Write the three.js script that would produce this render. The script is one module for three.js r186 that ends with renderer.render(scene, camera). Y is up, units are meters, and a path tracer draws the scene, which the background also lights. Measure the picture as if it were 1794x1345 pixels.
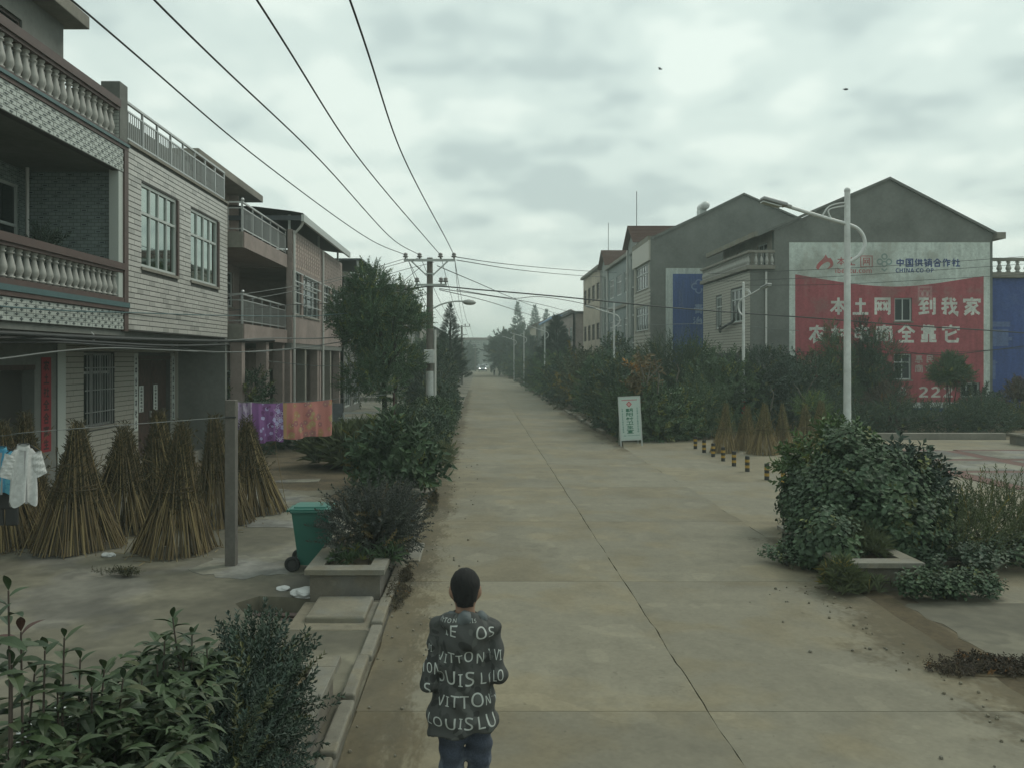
import * as THREE from 'three';
import { mergeGeometries } from 'three/addons/utils/BufferGeometryUtils.js';
import { RoundedBoxGeometry } from 'three/addons/geometries/RoundedBoxGeometry.js';

// ---------- camera, sky, sun, exposure ----------
const F = 1496, CX = 840, CY = 628, H = 2.93;
const scene = new THREE.Scene();
const camera = new THREE.PerspectiveCamera(2 * Math.atan(672.5 / F) * 180 / Math.PI, 1794 / 1345, 0.1, 3000);
camera.position.set(0, H, 0);
camera.lookAt(0, H, -10);
camera.setViewOffset(1794, 1345, 897 - CX, 672.5 - CY, 1794, 1345);
const renderer = new THREE.WebGLRenderer({ antialias: true });
renderer.toneMapping = THREE.LinearToneMapping;
renderer.toneMappingExposure = 1.15;
renderer.shadowMap.enabled = true;
scene.fog = new THREE.FogExp2(new THREE.Color(0.81, 0.95, 0.89), 0.0018);

const sun = new THREE.DirectionalLight(new THREE.Color(1, 0.95, 0.83), 1.1);
sun.position.set(60, 80, -45); sun.castShadow = true; sun.shadow.radius = 40;
Object.assign(sun.shadow.camera, { left: -60, right: 60, top: 60, bottom: -60, far: 400 });
sun.name = 'sun'; scene.add(sun); scene.add(sun.target);

function rng(seed) { let a = seed >>> 0; return () => { a = (a + 0x6D2B79F5) | 0; let t = Math.imul(a ^ (a >>> 15), 1 | a); t = (t + Math.imul(t ^ (t >>> 7), 61 | t)) ^ t; return ((t ^ (t >>> 14)) >>> 0) / 4294967296; }; }
const hash = (x, y, s) => { let h = Math.imul(x | 0, 374761393) + Math.imul(y | 0, 668265263) + Math.imul(s | 0, 1274126177); h = Math.imul(h ^ (h >>> 13), 1274126177); return ((h ^ (h >>> 16)) >>> 0) / 4294967296; };
function vnoise(x, y, per, s) {           // tileable value noise, period per
  const xi = Math.floor(x), yi = Math.floor(y), fx = x - xi, fy = y - yi, w = (n) => ((n % per) + per) % per;
  const sx = fx * fx * (3 - 2 * fx), sy = fy * fy * (3 - 2 * fy);
  const a = hash(w(xi), w(yi), s), b = hash(w(xi + 1), w(yi), s), c = hash(w(xi), w(yi + 1), s), d = hash(w(xi + 1), w(yi + 1), s);
  return a + (b - a) * sx + (c - a) * sy + (a - b - c + d) * sx * sy;
}
function fbm(u, v, per, oct, s) { let t = 0, a = 0.5, n = 0; for (let i = 0; i < oct; i++) { t += a * vnoise(u * per, v * per, per, s + i * 17); n += a; a *= 0.55; per *= 2; } return t / n; }
const clamp = (x, a = 0, b = 1) => Math.min(b, Math.max(a, x)), mixn = (a, b, t) => a + (b - a) * t, sstep = (a, b, x) => { const t = clamp((x - a) / (b - a)); return t * t * (3 - 2 * t); };
const toS = (c) => Math.round(255 * clamp(c <= 0.0031308 ? 12.92 * c : 1.055 * Math.pow(c, 1 / 2.4) - 0.055));

{ // overcast sky, broken by thin grey patches; warmer towards the right-hand horizon
  const W = 1536, HH = 768, data = new Float32Array(W * HH * 4);
  for (let j = 0; j < HH; j++) {
    const el = ((j + 0.5) / HH - 0.5) * Math.PI, y = Math.sin(el), c = Math.cos(el);
    for (let i = 0; i < W; i++) {
      const az = ((i + 0.5) / W - 0.5) * 2 * Math.PI, x = Math.cos(az) * c, z = Math.sin(az) * c, k = 1 / (Math.max(y, 0) + 0.16);
      const px = x * k * 0.19 + 40, pz = z * k * 0.19 + 40;
      const n1 = fbm(px / 8 + 0.13, pz / 8 + 0.37, 8, 5, 11), n2 = fbm(px / 8 + 0.02 * n1, pz / 8, 44, 5, 29), n3 = fbm(px / 8 + .004 * n2, pz / 8, 150, 4, 41);
      let t = (n1 - 0.5) * 1.2 + (n2 - 0.5) * 1.7 + (n3 - 0.5) * 2.3;
      const dark = sstep(0.05, 0.55, -t), lite = sstep(0.0, 0.45, t);
      const warm = 0.5 + 0.5 * (x * 0.75 - z * 0.66);        // towards the veiled sun
      const low = Math.pow(1 - Math.max(y, 0), 7);
      let L = 1.06 - 0.20 * dark + 0.12 * lite - 0.05 * low;
      L *= 0.92 + 0.13 * warm * warm;
      const o = (j * W + i) * 4, wy = warm * warm * low * 0.5;
      data[o] = L * (0.600 + 0.04 * lite - 0.025 * dark + 0.09 * wy); data[o + 1] = L * (0.706 + 0.02 * lite - 0.01 * dark + 0.02 * wy); data[o + 2] = L * (0.668 + 0.01 * lite + 0.01 * dark - 0.05 * wy); data[o + 3] = 1;
    }
  }
  const sky = new THREE.DataTexture(data, W, HH, THREE.RGBAFormat, THREE.FloatType);
  sky.mapping = THREE.EquirectangularReflectionMapping; sky.magFilter = sky.minFilter = THREE.LinearFilter; sky.needsUpdate = true;
  scene.background = sky; scene.environment = sky;
}

// ---------- helpers ----------
const PX = (px, d) => (px - CX) * d / F, PY = (py, d) => H - (py - CY) * d / F, DG = (py) => F * H / (py - CY), DX = (px, X) => X * F / (px - CX);
const V = (x, y, z) => new THREE.Vector3(x, y, z), at = (px, py, d) => V(PX(px, d), PY(py, d), -d);
const names = {};
function numbered(n) { const k = names[n] = (names[n] ?? -1) + 1; return k ? n + '_' + String(k).padStart(3, '0') : n; }
function thing(name, label, category, pos, group) {
  const o = new THREE.Group(); o.name = numbered(name); o._o = pos.clone ? pos.clone() : V(...pos); o.position.copy(o._o);
  o.userData = { label, category }; if (group) o.userData.group = group; scene.add(o); return o;
}
function tag(o, label, category, group) { Object.assign(o.userData, { label, category }); if (group) o.userData.group = group; return o; }
function copyOf(src, pos, turn, label, s = 1) {
  const r = src.clone(); r.name = numbered(src.name.replace(/_\d+$/, '')); r.userData = { ...src.userData, label }; r.position.copy(pos); r.rotation.y = turn;
  if (s.x) r.scale.copy(s); else r.scale.setScalar(s); scene.add(r); return r;
}
function flat(g) {   // position + normal only, no index
  let q = g.index ? g.toNonIndexed() : g; for (const k of Object.keys(q.attributes)) if (k !== 'position' && k !== 'normal') q.deleteAttribute(k);
  if (!q.attributes.normal) q.computeVertexNormals(); q.morphAttributes = {}; q.clearGroups(); return q;
}
function boxUV(g) {
  const p = g.attributes.position, n = g.attributes.normal, uv = new Float32Array(p.count * 2);
  for (let i = 0; i < p.count; i++) {
    const b = i - i % 3; let ax = 0, ay = 0, az = 0; for (let k = b; k < b + 3 && k < p.count; k++) { ax += n.getX(k); ay += n.getY(k); az += n.getZ(k); }
    ax = Math.abs(ax); ay = Math.abs(ay); az = Math.abs(az);
    if (ay >= ax && ay >= az) { uv[2 * i] = p.getX(i); uv[2 * i + 1] = p.getZ(i); } else if (ax >= az) { uv[2 * i] = p.getZ(i); uv[2 * i + 1] = p.getY(i); } else { uv[2 * i] = p.getX(i); uv[2 * i + 1] = p.getY(i); }
  }
  g.setAttribute('uv', new THREE.BufferAttribute(uv, 2)); return g;
}
const plX = (p, o) => ({ a: 'x', p, o }), plZ = (d, o) => ({ a: 'z', p: d, o });   // facade planes: x = p (u is depth), or depth p (u is x); o: outward
const onP = (pl, u, v, w) => pl.a === 'x' ? V(pl.p + pl.o * w, v, -u) : V(u, v, -pl.p + pl.o * w);
class MB {
  constructor() { this.l = []; }
  geo(g) { this.l.push(flat(g)); return this; }
  box(x0, x1, y0, y1, z0, z1) { return this.geo(new THREE.BoxGeometry(Math.abs(x1 - x0), Math.abs(y1 - y0), Math.abs(z1 - z0)).translate((x0 + x1) / 2, (y0 + y1) / 2, (z0 + z1) / 2)); }
  rbox(x0, x1, y0, y1, z0, z1, r = 0.01, s = 2) { return this.geo(new RoundedBoxGeometry(Math.abs(x1 - x0), Math.abs(y1 - y0), Math.abs(z1 - z0), s, r).translate((x0 + x1) / 2, (y0 + y1) / 2, (z0 + z1) / 2)); }
  boxP(pl, u0, u1, v0, v1, w0, w1) { const a = onP(pl, u0, v0, w0), b = onP(pl, u1, v1, w1); return this.box(a.x, b.x, a.y, b.y, a.z, b.z); }
  bar(a, b, r, n = 6, r1 = r) {
    const d = b.clone().sub(a), L = d.length(), g = new THREE.CylinderGeometry(r1, r, L, n).translate(0, L / 2, 0);
    g.applyQuaternion(new THREE.Quaternion().setFromUnitVectors(V(0, 1, 0), d.normalize())).translate(a.x, a.y, a.z); return this.geo(g);
  }
  tube(pts, r, n = 6, seg) { return this.geo(new THREE.TubeGeometry(new THREE.CatmullRomCurve3(pts), seg ?? pts.length * 8, r, n)); }
  wall(pl, u0, u1, v0, v1, t, holes = [], top) {   // wall sheet of thickness t behind the plane, with real openings; top: extra outline points
    const s = new THREE.Shape(); s.moveTo(u0, v0); s.lineTo(u1, v0); s.lineTo(u1, v1); (top ?? []).forEach((q) => s.lineTo(q[0], q[1])); s.lineTo(u0, v1); s.closePath();
    for (const h of holes) { const p = new THREE.Path(); p.moveTo(h[0], h[2]); p.lineTo(h[0], h[3]); p.lineTo(h[1], h[3]); p.lineTo(h[1], h[2]); p.closePath(); s.holes.push(p); }
    const g = flat(new THREE.ExtrudeGeometry(s, { depth: t, bevelEnabled: false })), p = g.attributes.position;
    for (let i = 0; i < p.count; i++) { const q = onP(pl, p.getX(i), p.getY(i), p.getZ(i) - t); p.setXYZ(i, q.x, q.y, q.z); }
    fixWind(g, pl.a === 'x' ? pl.o > 0 : pl.o < 0); g.computeVertexNormals(); this.l.push(g); return this;
  }
  build(name, mat, parent, keep) {
    let g = mergeGeometries(this.l, false); boxUV(g); if (this.uvs) this.uvs(g);
    if (parent._o) g.translate(-parent._o.x, -parent._o.y, -parent._o.z);
    return put(name, g, mat, parent);
  }
}
function fixWind(g, flip) { if (!flip) return; const p = g.attributes.position; for (let i = 0; i < p.count; i += 3) { const a = [p.getX(i + 1), p.getY(i + 1), p.getZ(i + 1)]; p.setXYZ(i + 1, p.getX(i + 2), p.getY(i + 2), p.getZ(i + 2)); p.setXYZ(i + 2, ...a); } }
function put(name, g, mat, parent) {
  const m = new THREE.Mesh(g, mat); m.name = parent === scene ? numbered(name) : name; m.castShadow = m.receiveShadow = true; if (parent._o) m._o = parent._o; parent.add(m); return m;
}
const struct = (o) => { o.userData.kind = 'structure'; return o; }, stuff = (o) => { o.userData.kind = 'stuff'; return o; };

// ---------- textures ----------
function tex(w, h, fn, rep = 1, srgb = true) {
  const d = new Uint8Array(w * h * 4);
  for (let j = 0; j < h; j++) for (let i = 0; i < w; i++) { const c = fn((i + 0.5) / w, (j + 0.5) / h), o = (j * w + i) * 4; for (let k = 0; k < 3; k++) { const v = c.length ? c[k] : c; d[o + k] = srgb ? toS(v) : Math.round(255 * clamp(v)); } d[o + 3] = 255; }
  const t = new THREE.DataTexture(d, w, h); if (srgb) t.colorSpace = THREE.SRGBColorSpace; t.wrapS = t.wrapT = THREE.RepeatWrapping; t.magFilter = THREE.LinearFilter; t.minFilter = THREE.LinearMipmapLinearFilter; t.generateMipmaps = true;
  t.repeat.set(rep, rep.y ?? rep); t.needsUpdate = true; return t;
}
function rep(t, x, y = x) { const c = t.clone(); c.repeat.set(x, y); c.needsUpdate = true; return c; }
function canvasTex(w, h, draw, wear) {
  const c = document.createElement('canvas'); c.width = w; c.height = h; const g = c.getContext('2d'); draw(g, w, h);
  const im = g.getImageData(0, 0, w, h).data, d = new Uint8Array(w * h * 4);
  for (let j = 0; j < h; j++) for (let i = 0; i < w; i++) {
    const o = (j * w + i) * 4, q = ((h - 1 - j) * w + i) * 4; let r = im[o], gg = im[o + 1], b = im[o + 2];
    if (wear) [r, gg, b] = wear(i / w, j / h, r, gg, b);
    d[q] = r; d[q + 1] = gg; d[q + 2] = b; d[q + 3] = im[o + 3];
  }
  const t = new THREE.DataTexture(d, w, h); t.colorSpace = THREE.SRGBColorSpace; t.magFilter = THREE.LinearFilter; t.minFilter = THREE.LinearMipmapLinearFilter; t.generateMipmaps = true; t.needsUpdate = true; return t;
}
const T = {};
T.concrete = tex(1024, 1024, (u, v) => {
  const a = fbm(u, v, 4, 6, 3), b = fbm(u + 0.03 * a, v, 10, 5, 71), s = fbm(u, v, 200, 2, 9), f = fbm(u, v, 40, 4, 19);
  let t = 0.80 + (a - 0.5) * 0.35 + (b - 0.5) * 0.35 + (s - 0.5) * 0.18 + (f - .5) * .16; if (b > 0.64) t -= (b - 0.64) * 1.2; if (vnoise(u * 160, v * 160, 160, 5) > 0.965) t *= 0.72; const ck = Math.abs(fbm(u + .02 * f, v, 5, 5, 301) - .5); if (ck < .0011 && a > .56) t *= .75; const pt = fbm(u, v, 14, 2, 305); if (pt > .74) t *= 1.14; const tr = fbm(u * 1, v * .2, 24, 3, 309); t *= .95 + .1 * tr;
  const dust = sstep(0.42, 0.62, fbm(u, v, 6, 5, 207)); return [t * mixn(0.97, 1.0, dust), t * mixn(0.985, 0.96, dust), t * mixn(1.0, 0.87, dust)];
}, 1 / 7);
T.stained = tex(1024, 1024, (u, v) => { const a = fbm(u, v, 3, 6, 903), b = fbm(u + .05 * a, v * 1 + .02, 9, 5, 907), c = fbm(u, v, 70, 3, 911), e = fbm(u, v, 24, 4, 915); let t = .72 + (c - .5) * .3 + (e - .5) * .3; t *= mixn(.62, 1.25, sstep(.4, .62, a * .6 + b * .4)); if (b > .6) t *= 1 - sstep(.6, .68, b) * .3; const w = sstep(.45, .6, fbm(u, v, 5, 4, 921)); return [t * mixn(1, .97, w), t * mixn(.985, .985, w), t * mixn(.87, 1.0, w)]; }, 1 / 8);
T.soil = tex(512, 512, (u, v) => { const a = fbm(u, v, 5, 6, 4), b = fbm(u, v, 60, 3, 8); const t = 0.55 + (a - 0.5) * 0.9 + (b - 0.5) * 0.5; return [t, t * 0.95, t * 0.85]; }, 1 / 4);
T.plaster = tex(512, 512, (u, v) => { const a = fbm(u, v, 5, 5, 31), b = fbm(u, v * 0.999, 64, 3, 37), st = fbm(u, v, 12, 3, 77); let t = 0.8 + (a - 0.5) * 0.5 + (b - 0.5) * 0.22 + (st - .5) * .2; return [t, t * 0.985, t * 0.96]; }, 1 / 5);
T.fine = tex(256, 256, (u, v) => 0.85 + (fbm(u, v, 8, 5, 51) - 0.5) * 0.5, 1 / 1.2);
T.bark = tex(256, 512, (u, v) => { const a = fbm(u, v, 12, 4, 61), b = fbm(u * 4 % 1, v, 6, 4, 63); return 0.5 + (a - 0.5) * 0.6 + (b - 0.5) * 0.7; }, 1 / 0.8);
const C = (r, g, b) => new THREE.Color().setRGB(r, g, b);
const M = {};
function mat(name, r, g, b, rough = 0.85, map, extra = {}) { const m = new THREE.MeshStandardMaterial({ color: C(r, g, b), roughness: rough, side: THREE.DoubleSide, ...extra }); if (map) m.map = map; m.name = name; return M[name] = m; }
mat('road', 0.218, 0.197, 0.142, 0.9, T.concrete, { bumpMap: rep(T.concrete, 1 / 3), bumpScale: 0.004 });
M.roads = [1, 0.94, 1.05, 0.98].map((k, i) => { const m = M.road.clone(); m.color.multiplyScalar(k); m.map = T.concrete.clone(); m.map.offset.set(0.31 * i, 0.17 * i); m.map.needsUpdate = true; return m; });
mat('yard', 0.205, 0.193, 0.158, 0.92, T.stained); mat('pale_concrete', .23, .225, .20, .92, rep(T.stained, 1 / 5));
mat('soil', 0.17, 0.14, 0.09, 1, T.soil);
mat('dirt', 0.15, 0.122, 0.08, 1, rep(T.soil, 1 / 2.5));
mat('kerb', 0.20, 0.185, 0.145, 0.9, rep(T.concrete, 1 / 2));
mat('planter', 0.145, 0.135, 0.115, 0.9, rep(T.concrete, 1 / 2.5));
mat('coping', 0.20, 0.19, 0.155, 0.85, rep(T.concrete, 1 / 2));
mat('postc', 0.13, 0.12, 0.105, 0.9, rep(T.fine, 1 / 0.6));
mat('pole', 0.17, 0.155, 0.135, 0.9, rep(T.fine, 1 / 0.8));
mat('tile', 0.41, 0.40, 0.37, 0.35); M.tiles = [1, 0.86, 1.1, 0.74].map((k) => { const m = M.tile.clone(); m.color.multiplyScalar(k); return m; });
mat('grout', 0.09, 0.09, 0.085, 0.95, T.fine);
mat('render', 0.165, 0.175, 0.164, 0.95, T.plaster);
M.render_dark = M.render;
mat('render_light', 0.27, 0.265, 0.235, 0.9, T.plaster);
mat('cement', 0.23, 0.22, 0.19, 0.9, T.plaster);
mat('brown', 0.085, 0.05, 0.042, 0.55, T.fine);
mat('teal', 0.06, 0.12, 0.125, 0.5, T.fine);
mat('baluster', 0.36, 0.36, 0.33, 0.6, T.fine);
mat('dark', .22, .21, .2, .9);
mat('interior', .24, .23, .21, .95);
mat('pink', 0.30, 0.245, 0.225, 0.8, T.plaster);
M.pinkdark = M.pink;
mat('cream', 0.46, 0.40, 0.32, 0.8, T.plaster);
mat('steel', 0.42, 0.43, 0.42, 0.35, null, { metalness: 0.6 });
mat('sheet', 0.05, 0.06, 0.07, 0.55, T.fine);
mat('whitepaint', 0.62, 0.64, 0.62, 0.4, T.fine);
mat('pvc', 0.5, 0.5, 0.47, 0.5);
mat('glass', 0.012, 0.018, 0.02, 0.03, null, { }); M.glass = new THREE.MeshPhysicalMaterial({ color: C(0.012, 0.018, 0.018), roughness: 0.06, ior: 1.35, side: THREE.DoubleSide }); mat('mirror_glass', .34, .39, .36, .03, null, { metalness: 1 });
mat('alu', 0.40, 0.43, 0.41, 0.45);
mat('lamphead', .3, .31, .29, .5); mat('wire', 0.02, 0.022, 0.022, 0.6);
mat('wirelight', 0.13, 0.14, 0.135, 0.6);
mat('rooftile', 0.14, 0.07, 0.055, 0.85, T.fine);
mat('darkroof', 0.055, 0.05, 0.048, 0.9, T.fine);
mat('wood', 0.085, 0.045, 0.035, 0.6, rep(T.bark, 1));
mat('bark', 0.06, 0.052, 0.042, 0.95, T.bark);
mat('deadwood', 0.22, 0.2, 0.16, 0.9, T.bark);
const leafMat = (r, g, b, rough = 0.62) => new THREE.MeshPhysicalMaterial({ color: C(r, g, b), roughness: rough, side: THREE.DoubleSide, transmission: 0.0 });
// ---------- brush-drawn characters on a 100 x 100 grid ----------
const GL = {
  本: '10,30 90,30;50,5 50,97;48,32 30,58 8,78;52,32 70,58 92,78;32,74 68,74', 土: '22,38 78,38;50,8 50,90;8,90 92,90', 网: '14,96 14,12 86,12 86,88 78,94;24,28 46,74;46,28 24,74;54,28 76,74;76,28 54,74',
  到: '8,12 60,12;34,14 16,40 54,36;44,26 58,42;12,62 58,62;34,44 34,86;6,90 62,82;72,18 72,68;90,6 90,88 78,92', 我: '44,8 12,18;8,36 92,36;28,16 28,88 16,84;8,66 46,54;56,6 62,50 74,80 90,94 92,78;86,50 70,72 46,92;70,10 82,22',
  家: '50,4 50,14;10,32 10,18 90,18 90,32;22,34 78,34;50,36 14,60;38,44 56,62 56,90 44,94;48,58 12,82;54,64 10,96;82,44 58,60;58,58 72,80 92,92', 农: '14,36 14,24 88,24 86,38;50,6 40,40 8,84;34,50 34,92 54,78;46,36 62,70 92,92;80,46 60,60',
  村: '6,32 46,32;27,6 27,96;26,34 6,70;30,40 46,62;50,34 96,34;78,6 78,90 66,92;58,50 66,66', 电: '18,24 82,24 82,68 18,68 18,24;18,46 82,46;50,6 50,82 58,92 92,90 92,78', 商: '50,4 50,14;8,18 92,18;34,22 40,32;66,22 60,32;12,96 12,36 88,36 88,92 80,94;40,42 28,56;60,42 74,56;34,62 66,62 66,84 34,84 34,62',
  全: '50,6 30,28 6,44;50,6 70,28 94,44;26,44 74,44;28,66 72,66;50,44 50,90;10,92 90,92', 靠: '30,4 22,18;20,14 80,14;50,4 50,26;10,28 90,28;28,34 72,34 72,46 28,46 28,34;40,52 40,96;60,52 60,96;12,60 40,60;12,74 40,74;8,90 40,90;60,60 88,60;60,74 88,74;60,90 92,90',
  它: '50,4 50,14;10,34 10,20 90,20 90,34;80,40 26,62;26,36 26,84 36,92 84,92 88,74', 中: '14,26 86,26 86,62 14,62 14,26;50,6 50,96', 国: '12,10 88,10 88,92 12,92 12,10;28,28 72,28;30,48 70,48;26,74 74,74;50,28 50,74;60,58 68,66',
  供: '28,6 8,46;20,34 20,96;36,30 94,30;34,62 96,62;52,8 52,62;78,8 78,62;52,68 36,92;74,68 94,92', 销: '20,6 6,30;14,24 40,24;10,46 40,46;8,66 42,66;26,46 26,92 40,82;70,4 70,32;50,10 58,24;92,10 82,24;52,96 52,38 90,38 90,94 80,94;52,56 90,56;52,74 90,74',
  合: '50,6 30,28 6,44;50,6 70,28 94,44;30,44 70,44;24,60 76,60 76,92 24,92 24,60', 作: '28,6 8,46;20,34 20,96;52,6 36,42;46,26 96,26;62,26 62,96;62,50 90,50;62,72 90,72', 社: '22,6 30,16;8,28 42,28 8,64;26,48 26,96;32,50 44,62;52,38 94,38;72,8 72,90;48,90 98,90',
  朝: '6,18 48,18;27,4 27,96;12,32 42,32 42,62 12,62 12,32;12,47 42,47;6,78 48,78;60,10 60,60 52,94;60,10 90,10 90,92 80,94;60,36 90,36;60,60 90,60', 阳: '12,6 12,96;12,8 36,8 24,34 38,52 24,66;50,12 90,12 90,90 50,90 50,12;50,50 90,50', 卫: '10,16 84,16 84,52 70,56;46,16 46,88;4,90 96,90',
  生: '30,8 14,42;24,30 86,30;50,6 50,90;20,58 82,58;6,90 94,90', 室: '50,4 50,14;10,32 10,20 90,20 90,32;22,36 78,36;46,38 28,56 72,52;64,46 78,60;50,56 50,92;24,74 76,74;8,92 92,92', 民: '20,10 78,10 78,34 20,34;20,10 20,88 40,78;20,54 88,54;54,34 66,74 88,94 92,78',
  惠: '12,14 88,14;50,4 50,52;26,24 74,24 74,42 26,42 26,24;26,33 74,33;10,54 90,54;16,70 10,88;32,68 34,88 62,88;50,66 56,78;80,68 90,82', 物: '22,6 14,30;10,26 44,26;27,6 27,96;6,64 44,54;58,6 46,40;54,22 94,22 90,92 78,92;72,24 54,66;86,26 62,86', 青: '14,14 86,14;50,4 50,44;20,28 80,28;6,44 94,44;24,96 24,54 76,54 76,92 66,94;24,68 76,68;24,82 76,82', 治: '10,12 22,24;6,36 18,46;8,90 26,60;60,6 40,44 82,40;74,26 90,48;42,58 86,58 86,92 42,92 42,58',
};
function glyph(c, ch, x, y, s, lw, sy = s) {
  c.lineWidth = lw; c.lineCap = 'butt'; c.lineJoin = 'miter';
  for (const st of GL[ch].split(';')) { c.beginPath(); st.split(' ').forEach((q, i) => { const [a, b] = q.split(',').map(Number); c[i ? 'lineTo' : 'moveTo'](x + a * s / 100, y + b * sy / 100); }); c.stroke(); }
}
// ---------- ground, road, yards ----------
function slab(parent, name, outline, top, thick, m, holes = []) {    // outline: [x, d] pairs
  const s = new THREE.Shape(outline.map(([x, d]) => new THREE.Vector2(x, d))); for (const h of holes) s.holes.push(new THREE.Path(h.map(([x, d]) => new THREE.Vector2(x, d))));
  const g = new THREE.ExtrudeGeometry(s, { depth: thick, bevelEnabled: false }); g.rotateX(-Math.PI / 2).translate(0, top - thick, 0);
  return new MB().geo(g).build(name, m, parent);
}
const R0 = rng(7), jit = (a) => (R0() - 0.5) * 2 * a;
struct(slab(scene, 'ground', [[-260, -40], [260, -40], [260, 640], [-260, 640]], -0.3, 0.2, M.soil));
const road = thing('road', 'pale concrete village road running straight away to the houses', 'road', V(0, 0, 0)); struct(road); delete road.userData.category;
{
  const J = [-1.5]; for (let d = 2.96; d < 82; d += 4.14) J.push(d);
  const wob = (x, d) => x > 1.8 && x < 2 ? .03 * (vnoise(d * 1.3 + 60, 3.5, 512, 77) - .5) + .016 * (vnoise(d * 6 + 60, 7.5, 512, 78) - .5) : 0;
  const edge = (x, d0, d1, a) => { const n = x > 1.8 && x < 2 ? 26 : 8, r = []; for (let i = 0; i <= n; i++) r.push([x + wob(x, d0 + (d1 - d0) * i / n) + (i % n ? jit(a) : jit(a * 0.3)), d0 + (d1 - d0) * i / n]); return r; };
  for (let i = 0; i + 1 < J.length; i++) {
    const a = J[i] + 0.004, b = J[i + 1] - 0.004;
    slab(road, 'concrete_slab', [...edge(-1.02, a, b, 0.03), ...edge(1.902, a, b, 0.006).reverse()], 0, 0.3, M.roads[i % 4]);
    slab(road, 'concrete_slab', [...edge(1.913, a, b, 0.006), ...edge(b < 11 ? 4.5 : 4.75, a, b, 0.05).reverse()], -0.002, 0.3, M.roads[(i * 2 + 1) % 4]);
  }
  stuff(slab(road, 'far_surface', [[-1.0, 81.6], [-1.0, 420], [4.7, 420], [4.7, 81.6]], 0, 0.3, M.road));
}
const wav = (x0, d0, x1, d1, n, a) => Array.from({ length: n + 1 }, (_, i) => [x0 + (x1 - x0) * i / n + jit(a), d0 + (d1 - d0) * i / n + jit(a)]);
const pit = [[-2.95, 10.3], [-2.75, 10.62], [-1.75, 10.5], [-1.75, 9.75], [-2.2, 9.6], [-2.7, 9.85]];
struct(slab(scene, 'courtyard', [[-9.3, 1], [-1.03, 1], ...wav(-1.03, 2, -1.03, 17, 12, 0.02), ...wav(-1.3, 17, -3.2, 17.2, 5, 0.25), ...wav(-3.3, 19.2, -9.3, 20.2, 9, 0.35)], -0.02, 0.28, M.yard, [pit]));
struct(slab(scene, 'dirt_yard', [[-9.3, 15.5], [-1.02, 15.5], [-1.02, 29.5], [-9.3, 29.5]], -0.045, 0.25, M.dirt));
struct(slab(scene, 'pale_patch', [...wav(-1.9, 14.4, -3.0, 14.3, 8, .12), ...wav(-3.2, 15.0, -7.5, 15.2, 14, .3), ...wav(-7.6, 18.3, -4.5, 19.3, 10, .25), ...wav(-4.2, 19.0, -2.4, 17.0, 10, .2)], -0.014, 0.02, M.pale_concrete));
struct(slab(scene, 'pale_patch', [...wav(-2.2, 11.6, -3.0, 11.7, 6, .08), ...wav(-3.1, 11.4, -4.1, 11.9, 8, .1), ...wav(-4.0, 12.6, -2.8, 13.0, 8, .12), ...wav(-2.6, 12.9, -2.25, 11.8, 6, .08)], -0.014, 0.02, M.pale_concrete));
struct(slab(scene, 'pale_patch', [...wav(-3.9, 20.6, -4.9, 20.5, 6, .06), ...wav(-5.0, 20.9, -4.0, 21.1, 6, .08)], -0.037, 0.02, M.pale_concrete));
struct(slab(scene, 'far_courtyard', [[-40, 29.4], [-1.02, 29.4], [-1.02, 400], [-40, 400]], -0.05, 0.25, M.yard));
struct(slab(scene, 'plaza', [[4.74, 10.6], ...wav(5.4, 10.2, 40, 10.2, 14, 0.2), [40, 31], [5.2, 31], [4.74, 28]], -0.012, 0.28, M.roads[3]));
struct(slab(scene, 'verge', [...wav(4.0, 1, 4.1, 12, 10, 0.06), [5.3, 12], [5.3, 1]], -0.007, 0.29, M.dirt));
struct(slab(scene, 'apron', [[5.02, 1], ...wav(5.0, 1.5, 5.1, 10.3, 40, 0.07), [30, 10.3], [30, 1]], -0.003, 0.32, M.yard));
struct(slab(scene, 'planting_bed', [[4.72, 28.2], [40, 31.2], [40, 420], [4.72, 420]], -0.03, 0.26, M.soil));
{ // square panels and red brick bands of the plaza
  const xs = [12.2, 15.0, 17.8, 20.6, 23.4], ds = [19.4, 22.1, 24.7, 27.3];
  const paving = thing('plaza_paving', 'grey plaza panels framed by reddish brown paving bands beyond the big bush', 'paving', V(12, 0, -22)); struct(paving); delete paving.userData.category;
  mat('band', 0.125, 0.06, 0.048, 0.9, T.fine);
  for (let i = 0; i < xs.length; i++) for (let j = 0; j < ds.length; j++) {
    if (i + 1 < xs.length && j + 1 < ds.length) slab(paving, 'panel', [[xs[i] + .26, ds[j] + .2], [xs[i + 1] - .26, ds[j] + .2], [xs[i + 1] - .26, ds[j + 1] - .2], [xs[i] + .26, ds[j + 1] - .2]], 0.012, 0.02, M.pale_concrete);
    if (j + 1 < ds.length) slab(paving, 'paving_band', [[xs[i] - .25, ds[j] - .19], [xs[i] + .25, ds[j] - .19], [xs[i] + .25, ds[j + 1] - .2], [xs[i] - .25, ds[j + 1] - .2]], 0.008, 0.016, M.band);
    if (i + 1 < xs.length) slab(paving, 'paving_band', [[xs[i] + .255, ds[j] - .19], [xs[i + 1] - .255, ds[j] - .19], [xs[i + 1] - .255, ds[j] + .19], [xs[i] + .255, ds[j] + .19]], 0.008, 0.016, M.band);
  }
}
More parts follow.
